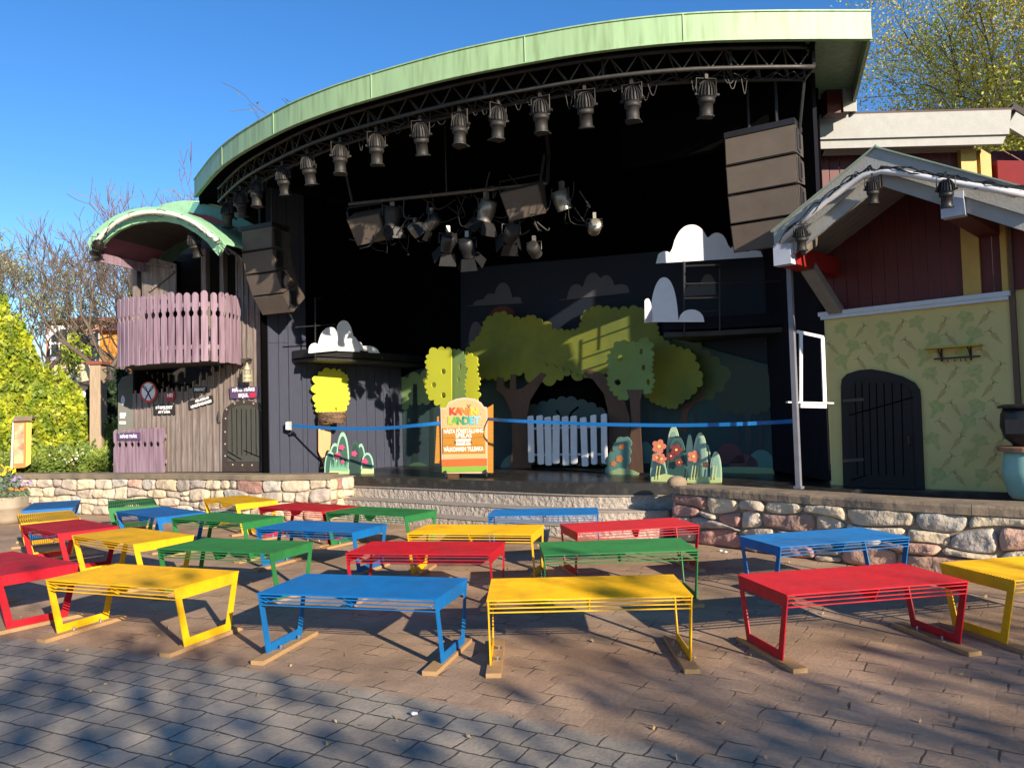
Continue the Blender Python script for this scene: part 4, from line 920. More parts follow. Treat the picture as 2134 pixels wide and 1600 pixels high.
for cx, cy, r_ in ((1296, 930, 7), (1291, 956, 8), (1278, 966, 6)): flower(T2, cx, cy, r_, ORG, tb_, .035)

# ------------------------------------------------------------------ left: flat tree with nest, flower bush
NT = NVP.shift(.12)
tf = thing('stage_set_tree', 'flat yellow-green tree cutout with orange trunk against the navy planks', 'stage set tree', NT.at(690, 978))
slab('crown', NT, mixed([(664, 860), (659, 840), (661, 820), (658, 800), (664, 782), (672, 776), (690, 772), (712, 776), (724, 786), (720, 805), (727, 825), (722, 845), (712, 856), (700, 846), (690, 858)], 6, 21, {14}), LEAFL, .015, 0, tf)
slab('trunk', NT, [(668, 976), (676, 970), (664, 940), (664, 855), (686, 855), (690, 905), (688, 940), (680, 975)], TRUNKL, .015, -.017, tf)
slab('branch', NT, [(706, 870), (712, 845), (722, 848), (716, 870)], TRUNKL, .015, -.017, tf)
nc = NT.at(692, 870, .22); rnd = random.Random(4)
nest = MB()
for k in range(420):
    a = rnd.uniform(0, 6.28); h = rnd.uniform(-.11, .10); rr = .24*(1-.9*max(0, -h)*1.8)+rnd.uniform(-.03, .03); da = rnd.uniform(.5, 1.1); dh = rnd.uniform(-.03, .03)
    nest.tube([nc+Vector((rr*math.cos(a+da*t), rr*math.sin(a+da*t)*.8, h+dh*t+rnd.uniform(-.012, .012))) for t in (0, .5, 1)], .0045, 4, False)
ns = nest.build('bird_nest', M('nest_twigs', (.20, .12, .07), .8, .5, 20, .1)); tag(ns, 'brown twig nest fixed on the trunk of the flat yellow tree', 'nest')
MB().lathe([(.05, -.12), (.15, -.10), (.21, -.02), (.22, .05)], 14, Matrix.Translation(nc)).build('nest_core', M('nest_core', (.06, .035, .02), .9, .4, 20, .3), ns)
FBp = Plane(G(730, 986, ZF), (1, -.12))
DKB = flat('dark_green_bush', (.035, .10, .075)); PGR = flat('pale_mint_edge', (.30, .52, .38)); PNK = flat('pink_flower', (.62, .06, .16)); PALEG = flat('pale_grass_base', (.55, .62, .25))
fb = thing('flower_bush_cutout', 'pale-edged dark green bush cutouts with pink flowers at the left of the stage', 'stage set bush', FBp.at(725, 985))
def hump(pl, x0, x1, ytop, yb, off, par, inner, rim, name='leaf_panel', nn=16, th=.012):
    xc = (x0+x1)/2; w_ = (x1-x0)/2
    o = [(x0, yb)]+[(xc-w_*math.cos(math.pi*i/nn), yb-(yb-ytop)*math.sin(math.pi*i/nn)**.75) for i in range(1, nn)]+[(x1, yb)]
    q = slab(name, pl, o, rim, th, off, par); k = .80
    i_ = [(xc-w_*k, yb)]+[(xc-w_*k*math.cos(math.pi*i/nn), yb-(yb-ytop)*.90*math.sin(math.pi*i/nn)**.75) for i in range(1, nn)]+[(xc+w_*k, yb)]
    slab('leaf_face', pl, i_, inner, .003, off+.004, q); return q
hump(FBp, 676, 700, 940, 985, .03, fb, DKB, PGR); hump(FBp, 684, 712, 923, 985, .0, fb, DKB, PGR); hump(FBp, 700, 728, 900, 986, .02, fb, DKB, PGR)
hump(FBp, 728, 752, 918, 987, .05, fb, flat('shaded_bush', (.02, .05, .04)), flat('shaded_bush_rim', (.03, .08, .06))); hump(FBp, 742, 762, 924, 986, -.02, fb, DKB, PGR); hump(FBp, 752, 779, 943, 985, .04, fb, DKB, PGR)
slab('grass_base', FBp, [(684, 987), (690, 977), (710, 973), (728, 978), (728, 987)], PALEG, .01, .045, fb); slab('grass_base', FBp, [(752, 987), (754, 976), (778, 978), (779, 986)], PALEG, .01, .06, fb)
for cx, cy, r_ in ((712, 932, 6), (704, 949, 7), (714, 962, 4), (760, 962, 7), (738, 945, 6)): flower(FBp, cx, cy, r_, PNK, fb, .06)
gsp = [(686, 980)]
for i in range(9): gsp += [(689+i*4.2, 950+8*(i % 2)+abs(i-4)*2), (692+i*4.2, 978)]
slab('grass_blades', FBp, gsp+[(726, 982)], flat('mint_grass', (.16, .38, .25)), .005, .052, fb)
# right flower bushes
FR = Plane(G(1430, 1004, ZF), BP.ex)
fr = thing('flower_bush_cutout', 'tall pale green pointed leaf cutouts with orange flowers beside the end boulder', 'stage set bush', FR.at(1430, 1004))
LG = flat('pale_green_leaf', (.42, .56, .38)); LGI = flat('mint_leaf_face', (.26, .42, .33)); DK2 = flat('dark_teal_leaf', (.03, .085, .075)); SLM = flat('coral_flower', (.72, .22, .13)); SUN2 = flat('flower_yellow', (.85, .7, .15))
hump(FR, 1387, 1420, 887, 1003, 0, fr, LGI, LG); hump(FR, 1390, 1432, 908, 1003, .04, fr, DK2, flat('teal_leaf_rim', (.06, .13, .11)))
hump(FR, 1355, 1388, 935, 1003, .03, fr, LGI, LG); hump(FR, 1366, 1390, 962, 1003, .06, fr, DK2, LGI)
hump(FR, 1428, 1446, 905, 1005, .02, fr, LG, LG); hump(FR, 1442, 1476, 901, 1005, .03, fr, LGI, LG); hump(FR, 1464, 1482, 925, 1005, .0, fr, DK2, LGI); hump(FR, 1479, 1504, 941, 1005, .05, fr, LGI, LG)
slab('grass_base', FR, [(1357, 1004), (1357, 994), (1385, 987), (1428, 996), (1428, 1004)], PALEG, .01, .08, fr); slab('grass_base', FR, [(1432, 1007), (1432, 996), (1465, 993), (1503, 996), (1503, 1006)], PALEG, .01, .08, fr)
for cx, cy, r_, c_ in ((1373, 930, 15, SLM), (1368, 953, 10, SLM), (1378, 956, 11, SLM), (1445, 951, 13, SLM), (1409, 937, 12, flat('deep_red_flower', (.28, .04, .04))), (1415, 963, 8, flat('deep_red_flower2', (.28, .05, .04))), (1398, 950, 9, flat('deep_red_flower3', (.25, .03, .04))), (1470, 968, 7, SLM)):
    flower(FR, cx, cy, r_, c_, fr, .09+.002*(cx % 5), centre=SUN2)
m_ = MB()
for x in (1366, 1372, 1440, 1446, 1452, 1458, 1490, 1484): m_.bar(FR.at(x, 998, .085), FR.at(x+4, 970, .085), .012, .006, FR.n)
m_.build('flower_stalk', flat('stalk_yellow_green', (.5, .55, .2)), fr)

# clouds
def cloud(label, pl, args, off=0, pole=None, mat=WHITE, grp='cloud cutouts in the stage'):
    c = slab('cloud_cutout', pl, cloud_outline(*args), mat, .015, off); tag(c, label, 'cloud cutout', grp)
    if pole:
        MB().tube([pl.at(pole[0], pole[1], off-.02), pl.at(pole[0], pole[2], off-.02)], .012, 6).build('pole', GREYP, c)
    return c
cloud('large white cloud cutout high at the right under the line array', UG.shift(-.2), (1367, 1590, 549, [(1385, 24, 20), (1440, 76, 42), (1493, 56, 28), (1535, 26, 22), (1570, 14, 24)], -14), 0, (1426, 547, 600))
cloud('tall white egg-shaped cloud cutout on the right gallery edge', UG, (1350, 1468, 671, [(1384, 93, 29), (1441, 26, 27)], 0), .04)
cloud('narrow sliver of white cloud cutout at the left end of the right gallery', Plane(ug[0], (.5, .85)), (1345, 1360, 672, [(1350, 50, 10)], 0), .02)
cloud('small grey-white cloud cutout on a thin pole over the left gallery', BP.shift(-.1), (735, 826, 640, [(746, 10, 13), (765, 28, 14), (789, 42, 18), (813, 16, 14)], 12), 0, (779, 645, 740))
GPc = Plane(pf[1]+Vector((.05, -.03, 0)), pf[2]-pf[1]); GPs = Plane(pf[1]+Vector((.0, .1, 0)), pf[0]-pf[1]) 
cloud('low rounded white cloud cutout at the left gallery corner', GPc, (643, 705, 736, [(655, 20, 13), (687, 50, 25)], -6), .03)
cloud('tall leaning white cloud cutout on the left gallery', GPc, (702, 750, 731, [(717, 64, 22), (730, 34, 20)], 2), .0)
cloud('small pointed white cloud cutout right of the tall one on the left gallery', GPc, (742, 792, 733, [(748, 22, 10), (766, 14, 24)], 3), -.1)

# ------------------------------------------------------------------ sign board on castors
bd0 = G(930, 998, ZF); BD = Plane(G(975, 996, ZF), (1, -.04))
sb = thing('sign_board', 'arched KANINLANDET announcement board on castors', 'sign board', BD.at(972, 994))
CREAM = flat('cream_board', (.46, .31, .14)); RIMC = flat('pale_pink_rim', (.52, .36, .27)); OWOOD = M('orange_painted_planks', (.36, .155, .008), .5, .2, 5, .1, stretch=(1, 1, 9)); 
bo = [(921, 986), (918, 850), (930, 849), (935, 838), (950, 831), (968, 828), (990, 831), (1003, 839), (1008, 847), (1014, 848), (1016, 856), (1016, 986)]
body = slab('board', BD, bo, RIMC, .05, 0, sb)
slab('board_face', BD, [(924, 955), (921, 852), (932, 851), (938, 841), (952, 834), (970, 832), (989, 835), (1000, 842), (1006, 850), (1011, 852), (1013, 860), (1013, 955)], CREAM, .006, .008, body)
slab('side_panel', BD, [(906, 965), (911, 868), (920, 866), (921, 965)], OWOOD, .03, -.05, sb); slab('side_panel', BD, [(1015, 985), (1015, 850), (1028, 842), (1028, 985)], OWOOD, .03, -.05, sb)
pn = slab('text_panel', BD, [(923, 945), (922, 892), (1010, 891), (1011, 944)], OWOOD, .012, .022, sb)
m_ = MB()
for y in (912, 928): m_.bar(BD.at(923, y, .024), BD.at(1010, y-1, .024), .004, .004, BD.n)
m_.build('plank_joint', flat('joint_brown', (.16, .06, .01)), pn)
slab('orange_band', BD, [(921, 972), (920, 957), (1015, 955), (1015, 970)], flat('orange_band', (.55, .09, .008)), .008, .012, body)
slab('green_band', BD, [(921, 984), (921, 973), (1015, 971), (1015, 982)], flat('green_band', (.15, .30, .02)), .008, .012, body)
up_ = Vector((0, 0, 1)); wc = flat('letter_cream', (.82, .76, .68))
for body_, x, y, s_ in (('NÄSTA FÖRESTÄLLNING', 966, 898.5, .092), ('SPELAS', 966, 908, .092), ('VÄLKOMMEN TILLBAKA', 966, 936, .094)):
    text('lettering', body_, BD.at(x, y, .026), BD.ex, up_, s_, wc, pn, .003, sx=.62 if len(body_) > 8 else .9, bold=.002)
lb = slab('paper_label', BD, [(950, 915), (981, 914), (981, 927), (950, 928)], flat('label_white', (.75, .68, .6)), .004, .03, pn)
text('lettering', 'imorgon', BD.at(965.5, 920.5, .033), BD.ex, up_, .085, flat('label_ink', (.15, .08, .05)), lb, .002)
cols = [(.42, .03, .01), (.62, .08, .01), (.66, .16, .02), None, (.72, .42, .02)]
for ch, x, c_ in zip('KAN N', (943, 955, 967, 978, 988), cols):
    if c_: text('letter', ch, BD.at(x, 857.5, .012), BD.ex, up_, .155, flat('letter_%s' % x, c_), body, .006, bold=.008)
slab('carrot_letter', BD, [(974, 850), (980, 850), (978.5, 860), (977, 869), (975, 860)], flat('carrot_orange', (.65, .15, .02)), .01, .018, body)
m_ = MB()
for dx in (-4, 1, 5): m_.tube([BD.at(977, 850, .014), BD.at(977+dx*.6, 845, .014), BD.at(977+dx, 842, .014)], .004, 4)
m_.build('carrot_leaves', flat('leaf_dark', (.08, .12, .03)), body)
for ch, x, c_ in zip('LANDET', (938, 948, 960, 971, 983, 994), ((.28, .38, .02), (.10, .32, .04), (.05, .25, .06), (.03, .28, .18), (.08, .35, .42), (.20, .42, .55))):
    text('letter', ch, BD.at(x, 877, .012), BD.ex, up_, .165, flat('letter_b%s' % x, c_), body, .006, bold=.008)
nm = MB()
for x, y in ((927, 868), (929, 886), (1004, 862), (1006, 884)):
    nm.tube([BD.at(x, y, .01), BD.at(x, y-9, .01), BD.at(x+4, y-8, .01)], .004, 4).ball(BD.at(x-1, y, .01), .012, 0)
nm.build('painted_notes', RIMC, body)
for x, y, o in ((928, 986, .05), (1012, 986, .05), (957, 984, -.3), (1022, 985, -.3)):
    p = BD.at(x, y, o); cs = MB(); 
    cs.bar(Vector((p.x, p.y, ZF+.13)), Vector((p.x+.015, p.y, ZF+.05)), .03, .04).lathe([(.01, -.015), (.045, -.012), (.045, .012), (.01, .015)], 14, Matrix.Translation((p.x+.02, p.y, ZF+.045)) @ Matrix.Rotation(R(90), 4, 'Y'))
    cs.build('castor', BLACKM, sb)

# barrier tape with its wall box and brace
tb0 = NVP.at(603, 887, .15)
box_ = thing('tape_box', 'small grey box on the navy planks holding the blue barrier tape', 'tape box', tb0)
MB().box(tb0+Vector((-.0, 0, 0)), (.085, .12, .15), .2).build('box_body', M('galvanised', (.35, .36, .34), .4, .2, 9, .1, metal=.5), box_)
MB().box(tb0+Vector((-.02, -.07, 0)), (.05, .02, .13), .2).build('box_face', WHITED, box_)
MB().tube([tb0+Vector((.05, -.02, -.1)), G(676, 968, ZF)], .022, 6).build('brace', BLACKM, box_)
def ribbon(name, label, pts, hgt):
    pts = smooth_pts(pts, 6); mb = MB()
    for a, b in zip(pts, pts[1:]):
        dd = Vector((0, 0, hgt/2)); n = Vector((-(b-a).y, (b-a).x, 0)).normalized()*.001
        mb.hexa([a-dd-n, b-dd-n, b-dd+n, a-dd+n], [a+dd-n, b+dd-n, b+dd+n, a+dd+n])
    o = mb.build(name, BLUET); tag(o, label, 'barrier tape'); return o
ribbon('barrier_tape', 'blue barrier tape from the small grey box to the sign board', [tb0+Vector((.05, 0, 0)), D(700, 892.5, 13.2), D(790, 892.5, 12.75), D(870, 886, 12.3), BD.at(919, 881, -.02)], .055)
ribbon('barrier_tape', 'blue barrier tape from the sign board to the grey pole on the right', [BD.at(1016, 873, -.02), D(1060, 876, 11.55), D(1160, 880.5, 11.2), D(1250, 884, 10.85), D(1400, 886, 10.35), D(1520, 884, 9.95), D(1600, 880.5, 9.75), D(1655, 877, pb_.y-.0)], .048)

# ------------------------------------------------------------------ truss, lamps and loudspeakers
TRUSSM = M('worn_black_truss', (.045, .043, .04), .5, .45, 14, .1, metal=.3)
def tpt(x, inset, z): return arcpt(x, inset, z)
tr = thing('lighting_truss', 'long black curved lighting truss under the green fascia', 'truss', arcpt(30, .5, 5.5))
i0, i1 = 2, L_-4
mb = MB()
chords = ((.30, ZB+.06, .028), (.30, ZB-.17, .026), (.56, ZB-.20, .024))
for ins, z, r_ in chords: mb.tube([tpt(i, ins, z) for i in range(i0, i1+1)], r_, 7)
mb.build('chord', TRUSSM, tr, True)
mb = MB(); n = i1-i0
fi = lambda t: arc_at(t)
def arc_at(t, ins, z):
    i = min(int(t), L_-2); f_ = t-i; return tpt(i, ins, z).lerp(tpt(i+1, ins, z), f_)
t = i0; k = 0; arc_len = [0]
for i in range(L_-1): arc_len.append(arc_len[-1]+(fa[i+1]-fa[i]).length)
def at_len(s):
    for i in range(L_-1):
        if s <= arc_len[i+1]: return i+(s-arc_len[i])/(arc_len[i+1]-arc_len[i])
    return L_-1
s = arc_len[i0]; e = arc_len[i1]
while s < e-.3:
    a = at_len(s); b = at_len(s+.17); c = at_len(min(s+.34, e))
    mb.tube([arc_at(a, .30, ZB+.06), arc_at(b, .30, ZB-.17)], .010, 5, False).tube([arc_at(b, .30, ZB-.17), arc_at(c, .30, ZB+.06)], .010, 5, False)
    mb.tube([arc_at(a, .30, ZB-.17), arc_at(b, .56, ZB-.20)], .009, 5, False).tube([arc_at(b, .56, ZB-.20), arc_at(c, .30, ZB-.17)], .009, 5, False)
    mb.tube([arc_at(a, .30, ZB+.06), arc_at(b, .56, ZB-.20)], .009, 5, False)
    s += .34
mb.build('bracing', TRUSSM, tr)
for t in (i0, 12, 22, 32, 42, 52, i1):
    mb = MB(); mb.tube([arc_at(t, .30, ZB+.06), arc_at(t, .30, ZB-.17)], .02, 6).tube([arc_at(t, .30, ZB+.06), arc_at(t, .3, ZB+.28)], .02, 6).tube([arc_at(t, .56, ZB-.20), arc_at(t, .56, ZB+.28)], .016, 6); mb.build('hanger', BLACKM, tr)
mb = MB(); mb.tube([arc_at(i1, .30, ZB+.06), arc_at(i1, .30, ZB-.17), arc_at(i1, .56, ZB-.2)], .022, 6); mb.build('end_brace', BLACKM, tr); mb = MB()
mb.tube([arc_at(i1, .56, ZB-.2), arc_at(i1, .6, ZB-.2)+Vector((0, .2, -.6)), arc_at(i1, .62, ZB-.2)+Vector((.0, .25, -1.05))], .02, 6)
mb.build('end_strut', BLACKM, tr); mb = MB(); mb.tube([arc_at(i0, .30, ZB-.17), arc_at(i0, .6, ZB-.45)], .02, 6)
mb.build('end_strut', BLACKM, tr)
rnd = random.Random(21); mb = MB(); pts = []
for k in range(130):
    t = i0+(i1-i0)*k/129; pts.append(arc_at(t, .44+rnd.uniform(-.05, .05), ZB-.20+rnd.uniform(-.05, .03)))
mb.tube(smooth_pts(pts, 2), .008, 4)
for k in range(26):
    t = i0+1+(i1-i0-3)*rnd.random(); p = arc_at(t, .42, ZB-.2); q = arc_at(t+rnd.uniform(.5, 1.2), .45, ZB-.2); mid = (p+q)/2-Vector((0, 0, rnd.uniform(.08, .25)))
    mb.tube(smooth_pts([p, p.lerp(mid, .6)-Vector((0, 0, .03)), mid, q.lerp(mid, .6)-Vector((0, 0, .03)), q], 3), .005, 4)
mb.build('cables', DUSTY, tr)

def profile_lamp(loc, rz, tilt, label, scale=1.0, mat=None, group='finned theatre lamps hung along the truss'):
    t = thing('stage_lamp', label, 'stage lamp', loc, rz, group); mat = mat or DUSTY
    T = Matrix.Rotation(tilt, 4, 'X'); loc_m = wmat(t); S = Matrix.Scale(scale, 4)
    def fin(mb, name, par, sm=False):
        mb.v = [tuple(loc_m @ S @ Vector(v)) for v in mb.v]; return mb.build(name, mat, par, sm)
    O = Matrix.Translation((0, 0, -.20)) @ T
    h = MB(); h.lathe([(.02, .10), (.06, .085), (.088, .02), (.10, -.07), (.10, -.09)][::-1], 18, O)
    hd = fin(h, 'housing', t, True); fn_ = MB()
    for k in range(18):
        a = 2*math.pi*k/18; ca, sa = math.cos(a), math.sin(a)
        for (r0, z0), (r1, z1) in (((.035, .105), (.078, .072)), ((.078, .072), (.108, .0)), ((.108, .0), (.113, -.075))):
            fn_.bar(O @ Vector((r0*ca, r0*sa, z0)), O @ Vector((r1*ca, r1*sa, z1)), .006, .022, (ca, sa, 0))
    fin(fn_, 'cooling_fins', hd)
    b = MB(); b.lathe([(.088, -.31), (.083, -.30), (.08, -.16), (.095, -.155), (.104, -.14), (.104, -.095)], 18, O); fin(b, 'barrel', t, True)
    b = MB(); b.lathe([(.09, -.322), (.1, -.32), (.1, -.305), (.09, -.30)], 16, O)
    for sx_ in (-1, 1): b.box((.07*sx_, .07, -.315), (.05, .05, .015), 0, O)
    fin(b, 'colour_frame', t)
    b = MB()
    b.tube([(-.125, 0, -.26), (-.125, 0, -.05), (.125, 0, -.05), (.125, 0, -.26)], .009, 6).tube([(-.15, 0, -.25), (-.10, 0, -.25)], .018, 6).tube([(.10, 0, -.25), (.16, 0, -.25)], .018, 6)
    fin(b, 'yoke', t)
    b = MB(); b.box((0, 0, -.015), (.04, .045, .09)).tube([(0, 0, -.06), (0, 0, -.03)], .015, 6); fin(b, 'clamp', t)
    return t
lamps = [(479, 372), (507, 352), (541, 334), (594, 322), (647, 298), (713, 276), (788, 252), (880, 236), (960, 216), (1040, 194), (1127, 184), (1218, 166), (1316, 152), (1468, 140)]
ordw = ['lowest and leftmost', 'second from the left', 'third from the left', 'fourth from the left', 'fifth from the left', 'sixth from the left', 'seventh from the left', 'eighth from the left', 'sixth from the right', 'fifth from the right', 'fourth from the right', 'third from the right', 'second from the right', 'rightmost']
rnd = random.Random(31)
for k, (x, y) in enumerate(lamps):
    # find arc position whose projection matches x
    best = min(range(i0*10, i1*10), key=lambda q: abs((lambda P: 1067+FPX*((P-EYEV).dot(RT))/((P-EYEV).dot(FW)))(arc_at(q/10, .40, ZB-.2))-x))
    p = arc_at(best/10, .36, ZB-.21)
    d_ = (p-EYEV); zz = D(x, y, p.y).z
    profile_lamp(Vector((p.x, p.y, min(p.z, zz+.05))), rnd.uniform(-.7, .7), R(rnd.uniform(-3, 17)), '%s of the dusty black finned lamps along the curved truss' % ordw[k], .93)

def line_array(name_label, P0, ex, wdt, hh, dpt, tilts, pitch0=0):
    t = thing('line_array', name_label, 'loudspeaker', P0)
    ex = Vector(ex).normalized(); n = ex.cross(Vector((0, 0, 1))); p = Vector(P0); ang = pitch0
    # rigging frame
    MB().hexa([p+n*.02-n*dpt, p+ex*wdt+n*.02-n*dpt, p+ex*wdt+n*.02, p+n*.02], [v+Vector((0, 0, .07)) for v in (p-n*dpt, p+ex*wdt-n*dpt, p+ex*wdt+n*.02, p+n*.02)]).build('rigging_frame', BLACKM, t)
    MB().tube([p+ex*wdt*.3-n*dpt*.5, p+ex*wdt*.3-n*dpt*.5+Vector((0, 0, .7))], .02, 6).tube([p+ex*wdt*.7-n*dpt*.5, p+ex*wdt*.7-n*dpt*.5+Vector((0, 0, .7))], .02, 6).build('rigging_rod', BLACKM, t)
    for k, tl in enumerate(tilts):
        ang += tl; dn = Vector((0, 0, -1))*math.cos(ang)-n*math.sin(ang); bk__ = -n*math.cos(ang)+Vector((0, 0, 1))*math.sin(ang)
        q = [p, p+ex*wdt, p+ex*wdt+dn*hh, p+dn*hh]; a = .10*hh
        b = [q[0]+bk__*dpt+dn*a, q[1]+bk__*dpt+dn*a, q[2]+bk__*dpt-dn*a, q[3]+bk__*dpt-dn*a]
        g_ = .012
        cab = MB().hexa([q[3], q[2], b[2], b[3]], [q[0], q[1], b[1], b[0]]).build('cabinet', SPKS, t)
        f = [q[0]+ex*.012+dn*g_-bk__*.012, q[1]-ex*.012+dn*g_-bk__*.012, q[2]-ex*.012-dn*g_-bk__*.012, q[3]+ex*.012-dn*g_-bk__*.012]
        MB().hexa([f[3], f[2], f[2]+bk__*.014, f[3]+bk__*.014], [f[0], f[1], f[1]+bk__*.014, f[0]+bk__*.014]).build('grille', SPKM, cab)
        c = q[1]+dn*hh*.5+bk__*.12
        MB().box(c+ex*.004, (.014, .16, hh*.8), math.atan2(ex.y, ex.x)).box(c+ex*.012+bk__*.05, (.02, .03, hh*.5), math.atan2(ex.y, ex.x)).build('side_rigging', BLACKM, cab)
        p = p+dn*(hh+.022)
    return t
line_array('tall dusty brown line array hanging at the right behind the hut gable', G(1510, 290, 4.95), G(1657, 258, 4.95)-G(1510, 290, 4.95), (G(1657, 258, 4.95)-G(1510, 290, 4.95)).length, .335, .40, (0, R(4), R(6), R(7)), R(1))
p0 = D(504, 482, 12.9)
line_array('curved line array hanging at the left between the barn and the stage', p0, (.90, -.43, 0), .68, .36, .42, (0, R(14), R(13), R(12)), R(-1))
# black strut beside the left end

# inner rig: bar, wedges, moving lamps
zr = 4.9; r0 = G(735, 425, zr); r1 = G(1140, 382, zr); ba = thing('lighting_bar', 'horizontal rusty steel pipe hung inside the dark stage roof', 'pipe', (r0+r1)/2)
MB().tube([r0-(r1-r0)*.02, r1], .028, 8).build('pipe', M('dusty_steel', (.10, .085, .07), .5, .4, 12, .2, metal=.4), ba, True)
MB().tube([r1, r1+Vector((.05, .2, .5)), r1+Vector((.0, .3, 1.2))], .03, 7).tube([r1+Vector((-.1, 0, 0)), r1+Vector((-.02, .1, .45))], .022, 7).tube([r0, r0+Vector((-.15, .1, .7)), r0+Vector((-.2, .1, 1.2))], .02, 7).tube([r0.lerp(r1, .5), r0.lerp(r1, .5)+Vector((0, 0, 1.2))], .012, 6).build('hanger', DUSTY, ba)
def wedge(label, pts, depth, parent_name='wedge_loudspeaker'):
    c = sum((Vector(p) for p in pts), Vector())/len(pts); t = thing(parent_name, label, 'loudspeaker', c)
    fwd = (Vector(pts[1])-Vector(pts[0])).cross(Vector(pts[3])-Vector(pts[0])).normalized()
    if fwd.y < 0: fwd = -fwd
    b = [Vector(p)+fwd*depth*(1 if i < 2 else .45) for i, p in enumerate(pts)]
    cab = MB().hexa([pts[3], pts[2], b[2], b[3]], [pts[0], pts[1], b[1], b[0]]).build('cabinet', SPKS, t)
    f = [Vector(p).lerp(c, .05)-fwd*.008 for p in pts]
    MB().hexa([f[3], f[2], f[2]+fwd*.006, f[3]+fwd*.006], [f[0], f[1], f[1]+fwd*.006, f[0]+fwd*.006]).build('grille', SPKM, t)
    e = (Vector(pts[1])-Vector(pts[0])).normalized()
    MB().tube([Vector(pts[0])+fwd*.1-e*.02, Vector(pts[0])+fwd*.1+Vector((0, 0, .15))-e*.02, Vector(pts[1])+fwd*.1+Vector((0, 0, .12))+e*.02, Vector(pts[1])+fwd*.1+e*.02], .012, 5).build('bracket', BLACKM, t)
    return t
Y1 = r0.y-.05
wedge('left wedge loudspeaker hanging under the inner lighting pipe', [D(722, 458, Y1), D(790, 445, Y1-.15), D(806, 500, Y1+.05), D(745, 513, Y1+.2)], .34)
Y2 = r1.y-.05
wedge('right wedge loudspeaker hanging under the inner lighting pipe', [D(1041, 403, Y2), D(1122, 384, Y2-.2), D(1136, 445, Y2), D(1062, 462, Y2+.15)], .36)
wedge('small wedge loudspeaker under the left eave of the hut gable', [HB.at(1664, 486, -.05), HB.at(1706, 478, -.25), HB.at(1703, 512, -.25), HB.at(1680, 528, -.05)], .16)
WHT = M('lamp_pale_metal', (.22, .20, .17), .35, .3, 12, .1, metal=.5)
def par_lamp(label, p, rx, rz, s_=1, mat=DUSTY, barn_=False, cat='stage lamp'):
    t = thing('moving_lamp', label, cat, p, rz, 'small lamps on the inner rig'); W = wmat(t) @ Matrix.Scale(s_, 4); T = Matrix.Translation((0, 0, -.2)) @ Matrix.Rotation(rx, 4, 'X')
    def fin(mb, name, m_, par=t, sm=False): mb.v = [tuple(W @ Vector(v)) for v in mb.v]; return mb.build(name, m_, par, sm)
    fin(MB().box((0, 0, -.02), (.05, .05, .1)), 'clamp', WHT)
    fin(MB().tube([(-.12, 0, -.2), (-.12, 0, -.07), (.12, 0, -.07), (.12, 0, -.2)], .009, 6), 'yoke', BLACKM)
    h = fin(MB().lathe([(.07, .13), (.1, .12), (.105, 0), (.09, -.1), (.1, -.11)][::-1], 14, T), 'lamp_body', mat, t, True)
    fin(MB().lathe([(.085, -.112), (.0865, -.105)], 14, T), 'lens', M('lens_glass', (.35, .38, .4), .1, .1, 5, 0), h) if True else 0
    if barn_:
        b = MB()
        for k in range(4):
            A = Matrix.Rotation(k*math.pi/2, 4, 'Z'); b.add([T @ A @ Vector(v) for v in ((-.09, .09, -.11), (.09, .09, -.11), (.12, .17, -.25), (-.12, .17, -.25), (-.09, .093, -.11), (.09, .093, -.11), (.12, .173, -.25), (-.12, .173, -.25))], [(0, 1, 2, 3), (7, 6, 5, 4), (0, 3, 7, 4), (1, 5, 6, 2), (2, 6, 7, 3)])
        fin(b, 'barn_doors', BLACKM)
    return t
dd = r1-r0
for tpar, dz, rx, rz_, mt_, bn, lab, sc_ in ((.21, 0, .3, .4, DUSTY, True, 'lamp with barn doors on the left of the inner pipe beside the wedge loudspeaker', 1.2), (.33, -.32, .9, -.6, WHT, False, 'small bright lamp hung low on the inner rig, left part', .8), (.70, -.05, .5, .7, WHT, True, 'pale lamp with open barn doors near the middle of the inner rig', 1.25), (.82, -.45, 1.2, .2, DUSTY, True, 'dark lamp hung low behind the pale one on the inner rig', 1.1), (.50, -.5, .8, .3, BLACKM, True, 'black lamp hung low at the middle of the inner rig', 1.1), (.60, -.6, .7, -.3, BLACKM, True, 'black lamp hung lowest right of the middle of the inner rig', 1.1), (1.07, -.02, .4, -.9, WHT, False, 'cable-draped lamp at the right end of the inner pipe', 1.2), (1.22, -.5, 1.4, 0, WHT, False, 'small lamp lit beyond the right end of the inner rig', .9), (.42, -.2, 1.0, 1.2, DUSTY, True, 'dark lamp with barn doors left of the middle of the inner rig, under the pipe', .95), (.93, -.75, 1.1, -.4, DUSTY, False, 'dark lamp hung lowest under the right wedge loudspeaker', .9)):
    p = r0+dd*tpar+Vector((0, .05, dz)); par_lamp(lab, p, rx, rz_, sc_, mt_, bn)
mb = MB(); rnd = random.Random(8)
for k in range(60):
    a = r0+dd*rnd.uniform(-.05, 1.15)+Vector((0, rnd.uniform(-.1, .4), rnd.uniform(-.6, .1))); b = a+Vector((rnd.uniform(-.35, .35), rnd.uniform(-.1, .1), rnd.uniform(-.4, .2)))
    mb.tube(smooth_pts([a, a.lerp(b, .5)+Vector((rnd.uniform(-.1, .1), 0, -.12)), b], 4), rnd.choice((.005, .008, .012)), 5)
mb.build('cables', DUSTY, ba)
par_lamp('dim lamp in the dark high under the right end of the stage roof', D(1598, 200, 9.9)+Vector((0, 0, .1)), .2, .3, 1.3, DUSTY)
